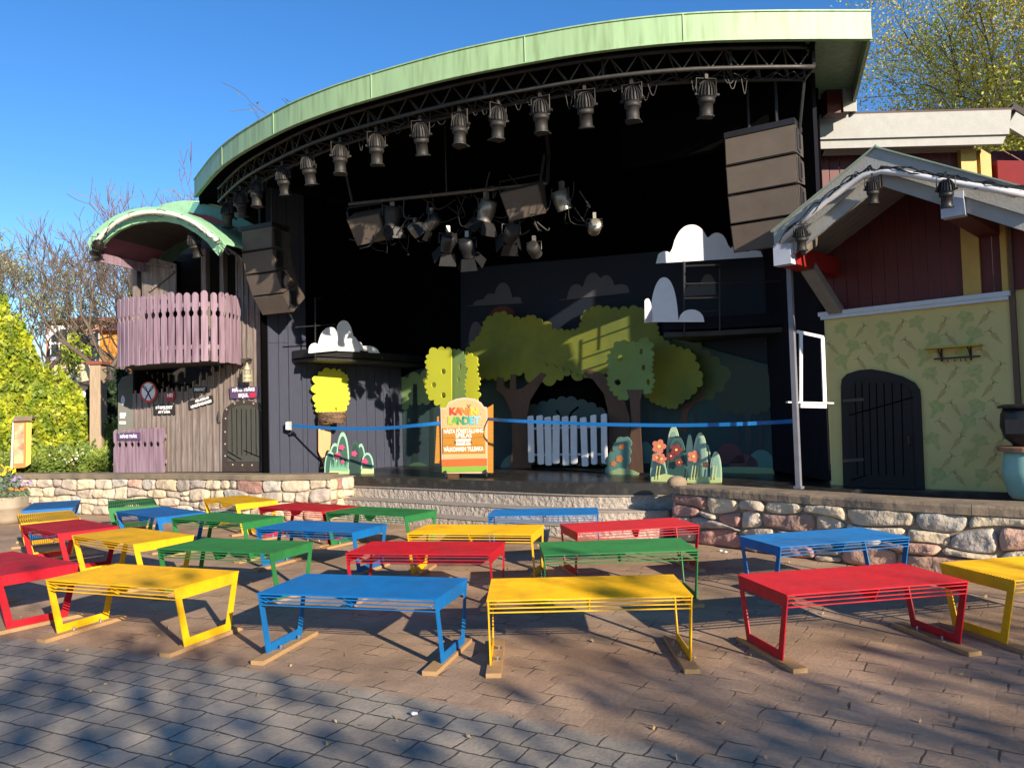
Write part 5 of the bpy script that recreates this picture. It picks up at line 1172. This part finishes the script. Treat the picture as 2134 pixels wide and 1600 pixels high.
# lamps on the hut gable and the white pipe
pp = [HB.at(*q, .09) for q in ((1625, 505), (1700, 437), (1760, 392), (1800, 366), (1838, 357), (1900, 364), (1990, 382), (2060, 393), (2150, 408))]
wp = thing('gable_pipe', 'white pipe with black cables running along the hut gable boards', 'pipe', pp[4])
MB().tube(pp, .033, 8).build('pipe', M('white_pipe', (.6, .6, .6), .35, .15, 8, .05), wp, True)
mb = MB()
for k in range(5):
    q = [v+Vector((rnd.uniform(-.03, .03), rnd.uniform(-.03, 0), rnd.uniform(-.02, .08))) for v in smooth_pts(pp, 3)]; mb.tube(smooth_pts(q, 2), .007, 4)
mb.build('cables', BLACKM, wp)
for x, y, lab, s_ in ((1668, 462, 'black finned lamp at the left foot of the hut gable', .6), (1817, 365, 'black finned lamp just left of the hut gable peak', .56), (1970, 362, 'black finned lamp right of the hut gable peak', .62)):
    profile_lamp(HB.at(x, y, .2), -.5, R(6), lab, s_, DUSTY if x < 1900 else BLACKM, 'finned theatre lamps on the hut gable')
profile_lamp(RP.at(205, 490, .1), .8, R(55), 'black finned lamp at the left end of the barn roof rim', .8, DUSTY, 'finned theatre lamps on the barn roof')
profile_lamp(RP.at(403, 478, -.15), -.4, R(20), 'black finned lamp inside the right end of the barn roof rim', .9, DUSTY, 'finned theatre lamps on the barn roof')

# ------------------------------------------------------------------ benches
BL, BW, BH, BI = 1.279, .651, .463, .095
def bench_meshes():
    out = {}
    m_ = MB(); nr = 26
    for i in range(nr):
        y = -BW/2+.010+(BW-.020)*i/(nr-1); m_.bar((-BL/2-.005, y, BH-.006), (BL/2+.005, y, BH-.006), .0145, .011)
    out['seat_rods'] = m_
    m_ = MB()
    for s_ in (-1, 1):
        for k in (1, 2, 3): m_.bar((-BL/2+.004, s_*(BW/2-.006-.006*k), BH-.028*k), (BL/2-.004, s_*(BW/2-.006-.006*k), BH-.028*k), .010, .007)
    out['side_rods'] = m_
    ends = []
    for s_ in (-1, 1):
        e = MB(); x = s_*BL/2; t = -s_*.008
        W2 = BW/2; B2 = W2-BI; zt = BH; zg = BH-.088; zb = .03; lw_ = .058
        def at(z, side): f = (z-zb)/(zt-zb); return side*(B2+(W2-B2)*f)
        def poly(p): e.prism([(x, y, z) for y, z in (p if s_ < 0 else p[::-1])], (t, 0, 0))
        # toothed upper band
        top = [(at(zg, -1), zg), (at(zg, 1), zg), (W2, zt-.004), (-W2, zt-.004)]; poly(top)
        for sd__ in (-1, 1):
            a = [(at(zb, sd__), zb), (at(zg, sd__), zg), (at(zg, sd__)-sd__*.052, zg), (at(zb, sd__)-sd__*.06, zb)]
            poly(a if sd__ < 0 else a)
        poly([(at(zb, -1)+.06, zb), (at(zb, 1)-.06, zb), (at(zb, 1)-.045, zb+.058), (at(zb, -1)+.045, zb+.058)])
        ends.append(e)
    out['ends'] = ends
    m_ = MB(); W2 = BW/2
    m_.prism([(-.004, -W2+.01, BH-.012), (-.004, W2-.01, BH-.012), (-.004, W2-.06, BH-.095), (-.004, W2-.16, BH-.095), (-.004, W2-.25, BH-.03), (-.004, -W2+.25, BH-.03), (-.004, -W2+.16, BH-.095), (-.004, -W2+.06, BH-.095)], (.008, 0, 0))
    out['rib'] = m_
    pls = []
    for s_ in (-1, 1):
        p = MB(); p.box((s_*(BL/2-.03), -.02, .0165), (.095, .73, .029)); pls.append(p)
    out['planks'] = pls
    bl = []
    for s_ in (-1, 1):
        b = MB()
        for y in (-.12, .12): b.box((s_*(BL/2-.04), y, .033), (.05, .05, .004)).lathe([(.008, .035), (.008, .06)], 6, Matrix.Translation((s_*(BL/2-.045), y, 0)))
        bl.append(b)
    out['brackets'] = bl
    return out
bm = bench_meshes()
def mesh_of(mb, name, mat):
    me = bpy.data.meshes.new(name); me.from_pydata(mb.v, [], mb.f); me.validate(); me.update(); me.materials.append(mat); return me
ZINC = M('zinc_bolt', (.4, .4, .42), .35, .1, 9, 0, metal=.8)
MESH = {}
for cn, cm in (('red', RED), ('yellow', YEL), ('blue', BLU), ('green', GRN)):
    MESH[cn] = [('seat_rods', mesh_of(bm['seat_rods'], 'seat_rods', cm)), ('side_rods', mesh_of(bm['side_rods'], 'side_rods', cm))]+[('end_frame', mesh_of(e, 'end_frame', cm)) for e in bm['ends']]+[('middle_rib', mesh_of(bm['rib'], 'middle_rib', cm))]+[('foot_plank', mesh_of(p, 'foot_plank', PLANK)) for p in bm['planks']]+[('foot_bracket', mesh_of(p, 'foot_bracket', ZINC)) for p in bm['brackets']]
benches = [
 ('yellow', -2.891, 5.990, -21.48, 'yellow slatted metal bench in the front row left of the blue one'),
 ('blue', -1.059, 5.397, -14.69, 'blue slatted metal bench in the front row between two yellow benches'),
 ('yellow', 0.454, 5.171, -1.07, 'yellow slatted metal bench in the middle of the front row, nearest the camera'),
 ('red', 2.231, 5.226, 10.72, 'red slatted metal bench in the front row right of the middle yellow one'),
 ('yellow', 3.77, 5.46, 12.0, 'yellow slatted metal bench cut off by the right edge of the photo'),
 ('red', -4.45, 6.72, -35.1, 'red slatted metal bench cut off by the left edge of the photo'),
 ('green', -5.95, 8.0, -40, 'green slatted metal bench barely showing at the left edge of the photo'),
 ('red', -0.795, 6.915, -10.72, 'bright red slatted metal bench right behind the front blue bench'),
 ('green', 0.858, 6.723, 1.45, 'dark green slatted metal bench right behind the middle front yellow bench'),
 ('blue', 2.741, 6.927, 14.33, 'blue slatted metal bench behind the front red one, before the right stone wall'),
 ('red', 1.161, 7.997, 11.48, 'red slatted metal bench behind the dark green one, near the right wall end'),
 ('yellow', -0.403, 7.971, -12.84, 'yellow slatted metal bench in the middle, behind the bright red bench'),
 ('blue', 0.342, 9.261, -5.12, 'blue slatted metal bench farthest back in the middle, right by the steps'),
 ('blue', -2.145, 8.534, -24.05, 'blue slatted metal bench in the middle left, before the back green bench'),
 ('green', -1.705, 9.787, -30.67, 'green slatted metal bench by the left steps, overlapping a red bench'),
 ('red', -2.826, 10.537, -34.32, 'red slatted metal bench by the left steps, half behind a green bench'),
 ('green', -2.664, 7.351, -20.30, 'green slatted metal bench right behind the front yellow left bench'),
 ('green', -3.576, 9.587, -29.82, 'green slatted metal bench in the left block behind the dark green one'),
 ('yellow', -4.082, 8.219, -36.13, 'yellow slatted metal bench in the left block, right of the red one'),
 ('red', -5.307, 9.171, -41.87, 'dark red slatted metal bench in the left block before a yellow bench'),
 ('blue', -4.794, 10.418, -41.75, 'blue slatted metal bench in the left block, before the green one at the wall'),
 ('yellow', -4.216, 11.826, -48.54, 'yellow slatted metal bench standing close to the left stone wall'),
 ('yellow', -6.2, 10.23, -55.07, 'yellow slatted metal bench seen end-on at the far left, behind a red one'),
 ('blue', -7.04, 11.75, -65.0, 'blue slatted metal bench seen end-on at the far left beside the flower tub'),
 ('green', -5.85, 11.78, -62.4, 'green slatted metal bench seen end-on before the left stone wall'),
]
def make_bench(cn, x, y, a, label):
    t = thing('slatted_bench', label, 'bench', (x, y, 0), R(a), 'coloured slatted benches in curved rows')
    for nm_, me in MESH[cn]:
        o = bpy.data.objects.new(nm_, me); C.objects.link(o); o.parent = t
    return t
for cn, x, y, a, lab in benches: make_bench(cn, x, y, a, lab)

# ------------------------------------------------------------------ small litter on the paving
rnd = random.Random(77)
lit = [(862, 1489), (1502, 1148), (1512, 1151), (1290, 1350), (1100, 1352), (723, 1362), (724, 1403), (1095, 1438), (510, 1172)]
for k, (x, y) in enumerate(lit[:3]):
    p = G(x, y, .01); b = MB(); b.ball(p+Vector((0, 0, .008)), (.016, .012, .010), 0).ball(p+Vector((.014, .006, .006)), (.010, .012, .008), 0)
    tag(b.build('paper_scrap', WHITE), ['small white scrap on the grey pavers in the foreground', 'left of two white scraps on the paving before the right wall', 'right of two white scraps on the paving before the right wall'][k], 'litter')

rg = np.random.default_rng(12); n = 420
P = np.stack([rg.uniform(-6, 5, n), rg.uniform(2.6, 11, n)**1.0, np.full(n, .012)], 1)
me_o = quads('fallen_leaves', P, None, .022, M('dry_leaf_litter', (.30, .22, .10), .8, .4, 9, 0), None, elong=1.6, seed=4); tag(me_o, kind='stuff')
# ------------------------------------------------------------------ vegetation
BARK = M('bark', (.12, .09, .065), .9, .35, 10, .4); BARKR = M('reddish_twig_bark', (.20, .13, .10), .85, .3, 10, .2)
LIME = M('bright_spring_leaf', (.46, .50, .03), .55, .4, 2.0, 0, trans=.28, col2=(.17, .26, .02), mix=.5, mscale=3.5)
SPRING = M('yellow_green_leaf', (.42, .43, .06), .6, .35, 1.1, 0, trans=.35, col2=(.60, .42, .08), mix=.58, mscale=.9)
PALEL = M('pale_green_bud', (.30, .33, .14), .6, .3, 1.5, 0, trans=.3)
SHRUB = M('shrub_leaf', (.16, .24, .04), .6, .35, 3, 0, trans=.25, col2=(.28, .34, .06), mix=.55, mscale=3)
DARKL = M('dark_conifer_leaf', (.018, .04, .016), .7, .35, 3, 0)
def grow(mb, p, d, L, r, depth, rnd, ends, spread=.55, droop=0, ratio=.74, kids=(2, 3), up=.12, segs=4, minr=.004, sides=5):
    pts = [p]; rs = [r]; q = Vector(p); dd_ = Vector(d)
    for k in range(segs):
        dd_ = (dd_+Vector((rnd.uniform(-1, 1), rnd.uniform(-1, 1), rnd.uniform(-1, 1)))*.16+Vector((0, 0, up-droop))).normalized()
        q = q+dd_*L/segs; pts.append(Vector(q)); rs.append(max(minr, r*(1-.4*(k+1)/segs)))
    mb.tube(pts, rs, sides if r > .02 else 3, False)
    if depth <= 1:
        ends += pts[1:]
    if depth == 0: return
    for j in range(rnd.randint(*kids)):
        k = rnd.randint(max(1, segs//2), segs); a = rnd.uniform(0, 6.28); ax = dd_.orthogonal().normalized(); ax = Matrix.Rotation(a, 3, dd_) @ ax
        nd = (Matrix.Rotation(rnd.uniform(.5, 1.15)*spread*1.3, 3, ax) @ dd_).normalized()
        grow(mb, pts[k], nd, L*ratio*rnd.uniform(.8, 1.15), max(minr, rs[k]*.66), depth-1, rnd, ends, spread, droop, ratio, kids, up, segs, minr, sides)
def tree(name, label, base, height, r, depth, seed, leafmat=None, nleaf=0, leaf=.05, jitter=.15, group=None, bark=None, cat='tree', **kw):
    rnd = random.Random(seed); t = thing(name, label, cat, base, 0, group); ends = []
    mb = MB(); n = 6; pts = [Vector(base)+Vector((rnd.uniform(-.1, .1)*i*.5, rnd.uniform(-.1, .1)*i*.5, height*.42*i/n)) for i in range(n+1)]
    mb.tube(pts, [r*(1-.35*i/n) for i in range(n+1)], 10); mb.build('trunk', bark or BARK, t, True)
    cb = MB(); k = kw.pop('limbs', 6)
    for j in range(k):
        a = 6.28*j/k+rnd.uniform(-.3, .3); q = pts[-1-(j % 3)]; grow(cb, q, Vector((math.cos(a)*.75, math.sin(a)*.75, rnd.uniform(.5, 1.1))).normalized(), height*.26, r*.5, depth, rnd, ends, **kw)
    cb.build('branches', bark or BARK, t)
    if nleaf:
        e = np.array([tuple(v) for v in ends]); rg = np.random.default_rng(seed); ix = rg.integers(0, len(e), nleaf)
        quads('foliage', e[ix]+rg.normal(size=(nleaf, 3))*jitter, None, leaf, leafmat, t, seed=seed)
    return t
def weeping(name, label, base, c, rad, n_str, seed, mat, leaf=.055, zlow=.8, dens=26, group=None):
    rg = np.random.default_rng(seed); rnd = random.Random(seed); t = thing(name, label, 'tree', base, 0, group); c = np.array(c); P = []; mb = MB()
    MB().tube([Vector(base), Vector(base)+Vector((.05, 0, 1.2)), Vector((c[0], c[1], c[2]+rad[2]*.3))], [.16, .12, .06], 9).build('trunk', BARK, t, True)
    nc_ = max(36, n_str//32); ca = rg.uniform(0, 2*np.pi, nc_); cu_ = rg.uniform(.1, 1, nc_)**.6; cz = rg.uniform(.5, 1.08, nc_)
    for k in range(n_str):
        q_ = rg.integers(0, nc_); a = ca[q_]+rg.normal()*.09; u = np.clip(cu_[q_]+rg.normal()*.06, 0, 1.05); z = c[2]+rad[2]*(1-min(u, 1)**1.8)*cz[q_]*rg.uniform(.9, 1.03)+rg.uniform(-.1, .1)-(.5 if rg.uniform() < .3 else 0); x = c[0]+rad[0]*u*np.cos(a); y = c[1]+rad[1]*u*np.sin(a)
        ln = min(rg.uniform(.6, 2.3), z-zlow-rg.uniform(0, .3)); ln = max(ln, .2); m_ = int(dens*ln); tt = rg.uniform(0, 1, m_)
        out = .12*rg.uniform(.2, 1.4); px_ = x+np.cos(a)*out*np.sin(tt*2)+.03*rg.normal(size=m_); py_ = y+np.sin(a)*out*np.sin(tt*2)+.03*rg.normal(size=m_); pz = z-ln*tt**1.1
        P.append(np.stack([px_, py_, pz], 1))
        if k % 6 == 0: mb.tube([(x, y, z), (x+np.cos(a)*out, y+np.sin(a)*out, z-ln*.6), (x+np.cos(a)*out*.9, y+np.sin(a)*out*.9, z-ln)], .006, 3, False)
    mb.build('hanging_twigs', BARK, t); P = np.concatenate(P); quads('foliage', P, None, leaf, mat, t, elong=1.5, seed=seed, hang=.8); return t
# big lime weeping tree at the left, two overlapping crowns
b0 = G(15, 985, ZL); Y0 = 17.2
cA = D(-20, 760, Y0); weeping('weeping_tree', 'large bright lime-green weeping tree filling the left edge', (cA.x, Y0, .7), (cA.x, Y0, 2.35), (1.25, 1.2, 2.6), 2400, 3, LIME, .078, .8, 20)
cB = D(105, 860, Y0-.3); weeping('weeping_tree', 'lower bright lime-green weeping tree between the big one and the wooden post', (cB.x, Y0-.3, .7), (cB.x, Y0-.3, 1.3), (1.02, .9, 1.9), 1500, 9, LIME, .072, .75, 20)
cC = D(125, 690, 24); tree('small_tree', 'small light green tree showing above the weeping tree', (cC.x, 24, .5), 6.0, .09, 3, 5, LIME, 600, .09, .14, limbs=3, ratio=.4)
# bare trees behind
for x, Y, h, s_, lab, k_ in ((95, 30, 9.2, 11, 'hazy bare tree with fine twigs above the lime weeping tree', (PALEL, 2500)), (20, 33, 9.5, 14, 'bare tree with pale buds at the far left edge', (PALEL, 2800)), (235, 24, 8.3, 17, 'dark bare tree rising left of the barn roof', (None, 0)), (365, 30, 11.3, 19, 'bare tree with reddish buds behind the barn roof', (None, 0)), (200, 36, 9.5, 29, 'bare tree before the orange house', (PALEL, 1500)), (290, 26, 8.6, 41, 'tangled bare tree behind the barn fence', (None, 0))):
    p = D(x, 900, Y); tree('bare_tree', lab, (p.x, Y, 0), h, .17, 5, s_, k_[0], k_[1], .07, .1, 'bare trees behind the barn', bark=BARKR if 'reddish' in lab else BARK, kids=(2, 3), minr=.011 if Y > 27 else .009, ratio=.72, spread=.6)
p = D(745, 900, 26); tree('bare_tree', 'thin bare treetop peeping over the green fascia', (p.x, 26, 0), 12.8, .14, 4, 52, PALEL, 500, .06, .05, 'bare trees behind the barn', droop=.22, kids=(2, 3), ratio=.75, minr=.009)
# spring willow on the right
p = D(2090, 800, 19)
tree('spring_tree', 'large yellow-green spring tree behind the red house at the right', (p.x+4.6, 19, 0), 14.0, .35, 4, 61, SPRING, 200000, .05, .40, kids=(3, 4), limbs=9, droop=.05, ratio=.78, minr=.01)
p = D(1935, 800, 18); tree('spring_tree', 'smaller sparse yellow-green tree left of the large spring tree', (p.x+1.4, 18, 0), 7.4, .2, 4, 66, SPRING, 26000, .05, .25, kids=(2, 4), limbs=7, droop=.03, minr=.008)
# shrubs along the wall
def shrub(label, px, py0, Y, rx, ry, h, n, mat, leaf, seed, name='shrub', flowers=None):
    p = D(px, py0, Y); rg = np.random.default_rng(seed); t = thing(name, label, 'shrub', (p.x, Y, ZL-.03), 0, 'shrubs on the terrace behind the left wall')
    v = rg.normal(size=(n, 3)); v /= np.linalg.norm(v, axis=1)[:, None]; v[:, 2] = abs(v[:, 2]); rr = rg.uniform(.35, 1, n)**.5*(1+.25*np.sin(v[:, 0]*9+seed)*np.cos(v[:, 1]*7))
    P = np.stack([p.x+v[:, 0]*rx*rr, Y+v[:, 1]*ry*rr, ZL-.03+v[:, 2]*h*rr], 1); quads('foliage', P, None, leaf, mat, t, seed=seed)
    mb = MB()
    for k in range(14): a = rg.uniform(0, 6.28); mb.tube([(p.x, Y, ZL-.05), (p.x+.5*rx*math.cos(a), Y+.5*ry*math.sin(a), ZL+h*.6)], .008, 4, False)
    mb.build('stems', BARK, t)
    if flowers: m_, k = flowers; quads('flowers', P[rg.integers(0, n, k)]+np.array([0, -.05, .05]), None, .05, m_, t, seed=seed+1, elong=1.2)
WHF = flat('white_blossom', (.75, .74, .6)); YLF = flat('yellow_blossom', (.75, .55, .06))
for k, (x, Y, rx, ry, h, lab, f_) in enumerate(((75, 15.9, .8, .45, .38, 'low green shrub right of the small poster case', None), (120, 16.1, .7, .5, .55, 'green shrub with yellow blossom below the lime tree', (YLF, 90)), (165, 15.9, .75, .5, .5, 'green shrub with white blossom left of the wooden post', (WHF, 130)), (215, 15.8, .5, .4, .42, 'green shrub at the foot of the wooden post beside the purple panel', None), (20, 16.0, .8, .5, .4, 'green shrub behind the flower tub at the left edge', (YLF, 40)), (-20, 16.4, .7, .5, .6, 'dark green shrub at the left edge by the poster case', None), (228, 16.6, .4, .4, 1.0, 'tall green shrub between post and barn', None))):
    shrub(lab, x, 960, Y, rx, ry, h, 3800, SHRUB, .045, 80+k, flowers=f_)
p = D(222, 850, 17.4)
t = thing('conifer', 'dark evergreen hedge bush in shade between the post and the barn', 'conifer', (p.x, 17.4, .7)); rg = np.random.default_rng(5); n = 16000
zz = rg.uniform(0, 1, n); aa = rg.uniform(0, 6.28, n); rr = (1-zz**2.5*.6)*rg.uniform(.3, 1, n)**.5
quads('foliage', np.stack([p.x+.1+rr*np.cos(aa)*.75, 17.4+rr*np.sin(aa)*.5, .7+zz*2.2], 1), None, .07, DARKL, t, seed=3); MB().tube([(p.x+.1, 17.4, .6), (p.x+.1, 17.4, 2.6)], .07, 7).build('trunk', BARK, t)
# wooden post with lamp
p = G(206, 962, ZL-.03); p = Vector((p.x, 16.4, ZL-.03)); p.x = D(206, 850, 16.4).x
ps = thing('lamp_post', 'square weathered wooden post with a small iron lamp', 'lamp post', p); zt = D(204, 760, 16.4).z
MB().hexa([p+Vector(q) for q in ((-.13, -.13, 0), (.13, -.13, 0), (.13, .13, 0), (-.13, .13, 0))], [Vector((p.x, p.y, zt))+Vector(q) for q in ((-.125, -.12, 0), (.10, -.12, 0), (.10, .12, 0), (-.125, .12, 0))]).build('post', M('pale_weathered_post', (.36, .27, .18), .9, .3, 5, .5, stretch=WZ), ps)
MB().box(Vector((p.x-.01, p.y, zt+.03)), (.34, .34, .06)).build('post_cap', M('rust_red_cap', (.22, .06, .04), .7, .2, 8, .2), ps)
lp = Vector((p.x+.30, p.y-.1, zt-.25)); MB().tube([lp+Vector((-.2, .05, .14)), lp+Vector((0, 0, .16)), lp+Vector((0, 0, .1))], .012, 5).lathe([(.12, -.10), (.05, .02), (.02, .10)], 10, Matrix.Translation(lp)).build('lamp', IRON, ps)
# small poster case
Pc = Plane(D(45, 970, 15.3), (.93, .36)); pc = thing('poster_case', 'small wooden poster case with orange frame and yellow side', 'poster case', Pc.at(45, 972))
slab('case', Pc, [(22, 976), (26, 876), (54, 876), (52, 974)], flat('case_orange', (.55, .16, .03)), .05, 0, pc)
slab('poster', Pc, [(29, 966), (31, 882), (50, 882), (49, 965)], M('faded_poster', (.55, .42, .22), .6, .5, 3, 0, col2=(.40, .10, .06), mix=.5, mscale=6), .004, .006, pc)
slab('white_edge', Pc, [(22, 976), (26, 878), (29, 878), (26, 976)], WHITE, .01, .012, pc)
slab('side_board', Plane(Pc.at(53, 970), (.8, .75)), [(53, 973), (55, 876), (66, 878), (64, 966)], flat('case_yellow', (.72, .46, .08)), .04, 0, pc)
slab('case_roof', Pc, [(24, 878), (31, 867), (68, 867), (66, 876)], COPW, .3, .08, pc)
# flower tub at the left edge
tp_ = G(8, 1090, 0); tb = thing('flower_tub', 'old stone-grey wooden tub with orange and yellow flowers at the left edge', 'planter', tp_)
MB().lathe([(.30, 0), (.36, .08), (.375, .26), (.39, .27), (.39, .31), (.375, .32), (.37, .46), (.34, .47), (.33, .42)], 28, Matrix.Translation(tp_)).build('tub', M('weathered_tub', (.36, .29, .21), .85, .3, 6, .5, col2=(.2, .16, .12), mix=.55), tb, True)
rg = np.random.default_rng(2); n = 2600; a = rg.uniform(0, 6.28, n); r_ = rg.uniform(0, 1, n)**.5
quads('foliage', np.stack([tp_.x+r_*.36*np.cos(a), tp_.y+r_*.36*np.sin(a), .45+rg.uniform(0, .5, n)*(1.15-r_)], 1), None, .045, M('tub_leaf', (.14, .2, .12), .6, .4, 3, 0, trans=.2), tb, seed=2, elong=2.6)
for nm_, col, k, z0, z1, rr_ in (('orange_flowers', (.85, .22, .02), 170, .46, .6, .36), ('yellow_flowers', (.85, .6, .03), 60, .85, 1.0, .2), ('lavender_flowers', (.28, .2, .38), 120, .6, .8, .42)):
    a = rg.uniform(0, 6.28, k); r_ = rg.uniform(0, 1, k)**.5; quads(nm_, np.stack([tp_.x+r_*rr_*np.cos(a), tp_.y+r_*rr_*np.sin(a), rg.uniform(z0, z1, k)], 1), None, .055, flat(nm_, col), tb, seed=k, elong=1.3)

# houses beyond the trees
def house(label, name, px0, px1, pyt, Y, wallm, roofm, wins, ry=1.6, roof_h=.8, depth=6):
    a = D(px0, 900, Y); b = D(px1, 900, Y); zt = D((px0+px1)/2, pyt, Y).z; t = thing(name, label, 'house', ((a.x+b.x)/2, Y+depth/2, 0))
    MB().box(((a.x+b.x)/2, Y+depth/2, zt/2), (b.x-a.x, depth, zt)).build('wall', wallm, t)
    MB().prism([(a.x-.3, Y-.4, zt), (a.x-.3, Y+depth/2, zt+roof_h*2), (a.x-.3, Y+depth+.4, zt)], (b.x-a.x+.6, 0, 0)).build('roof', roofm, t)
    for x, y, w_, h in wins:
        c = D(x, y, Y-.03); f_ = MB()
        f_.box((c.x, Y-.04, c.z), (w_, .1, h)); o = f_.build('window', WHITE, t)
        for dx in (-.25, .25):
            for dz in (-.25, .25): MB().box((c.x+dx*w_*.86, Y-.10, c.z+dz*h*.86), (w_*.36, .02, h*.36)).build('pane', M('dark_pane', (.03, .035, .04), .15, .1, 3, 0), o)
TILE = M('red_roof_tiles', (.34, .11, .06), .8, .3, 8, .4)
house('pinkish brick house with white windows beyond the bare trees', 'brick_house', 95, 215, 672, 42, M('pink_brick', (.50, .27, .18), .85, .3, 3, .3), TILE, [(125, 715, 1.1, 1.9), (178, 730, 1.1, 1.7), (208, 722, .9, 1.8)], roof_h=.35)
house('bright orange house half hidden by bare branches', 'orange_house', 208, 300, 690, 38, M('orange_render', (.72, .30, .05), .8, .35, 1.2, .3, col2=(.5, .18, .03), mix=.55, mscale=2), TILE, [], roof_h=.4)
kp = D(170, 845, 24); ks = thing('kiosk', 'low kiosk with dark roof and white scalloped trim behind the post', 'kiosk', (kp.x, 24, 0))
MB().prism([(kp.x-.9, 24, D(150, 812, 24).z), (kp.x+1.1, 24, D(150, 822, 24).z), (kp.x+1.1, 25.5, D(150, 792, 24).z), (kp.x-.6, 25.5, D(150, 790, 24).z)], (0, 0, .05)).build('roof', M('kiosk_roof', (.09, .07, .05), .9, .3, 4, .4), ks)
MB().box((kp.x+.1, 23.97, D(170, 826, 24).z), (2.0, .04, .32)).build('trim', WHITE, ks)
kb = MB()
for k in range(14): kb.box((kp.x-.85+.15*k, 23.97, D(170, 840, 24).z), (.08, .03, .10))
kb.build('scallops', WHITE, ks); MB().box((kp.x+.1, 24.7, .9), (1.8, 1.2, 2.0)).build('kiosk_wall', BARND, ks)
kw_ = D(165, 790, 26); MB().box((kw_.x, 26.2, kw_.z-.4), (1.8, .2, 1.8)).build('back_panel', flat('cream_facade', (.66, .55, .33)), ks)
sc_ = slab('parasol_tip', Plane((0, 28, 0), (1, 0)), [(95, 700), (116, 684), (117, 690), (100, 708)], WHITE, .05, 0); tag(sc_, 'white tip of a canopy showing left of the brick house', 'canopy')

# trees standing behind the camera, between it and the sun, and an unseen house added at the right to shade the hut
for k, (x, y, h, s_, nl) in enumerate(((4.8, -9.0, 6.1, 101, 2400), (8.0, -9.6, 6.0, 104, 2000), (2.0, -8.4, 5.4, 111, 2600), (11.8, -9.5, 6.6, 113, 500), (10.4, -7.0, 6.0, 107, 300), (13.5, -5.5, 5.0, 109, 500))):
    tree('street_tree', ['leafy tree behind the camera, nearest it', 'leafy tree behind the camera to the right', 'leafy tree straight behind the camera', 'almost bare tree behind the camera far right', 'almost bare tree behind the camera, right of the leafy ones', 'tallest almost bare tree far right of the camera'][k], (x, y, 0), h, .16, 4, s_, SHRUB, int(nl*1.0), .11, .25, 'trees behind the camera', kids=(2, 3), limbs=7, minr=.012)
nh = thing('shade_house', 'unseen red plank house added right of the benches to shade the hut', 'house', (9, 6.4, 0))
MB().box((9.1, 6.4, 2.3), (4.2, 3.4, 4.6)).build('wall', REDW, nh)
MB().prism([(6.75, 4.5, 4.55), (6.75, 6.4, 5.3), (6.75, 8.3, 4.55)], (4.7, 0, 0)).build('roof', DTEAL, nh)
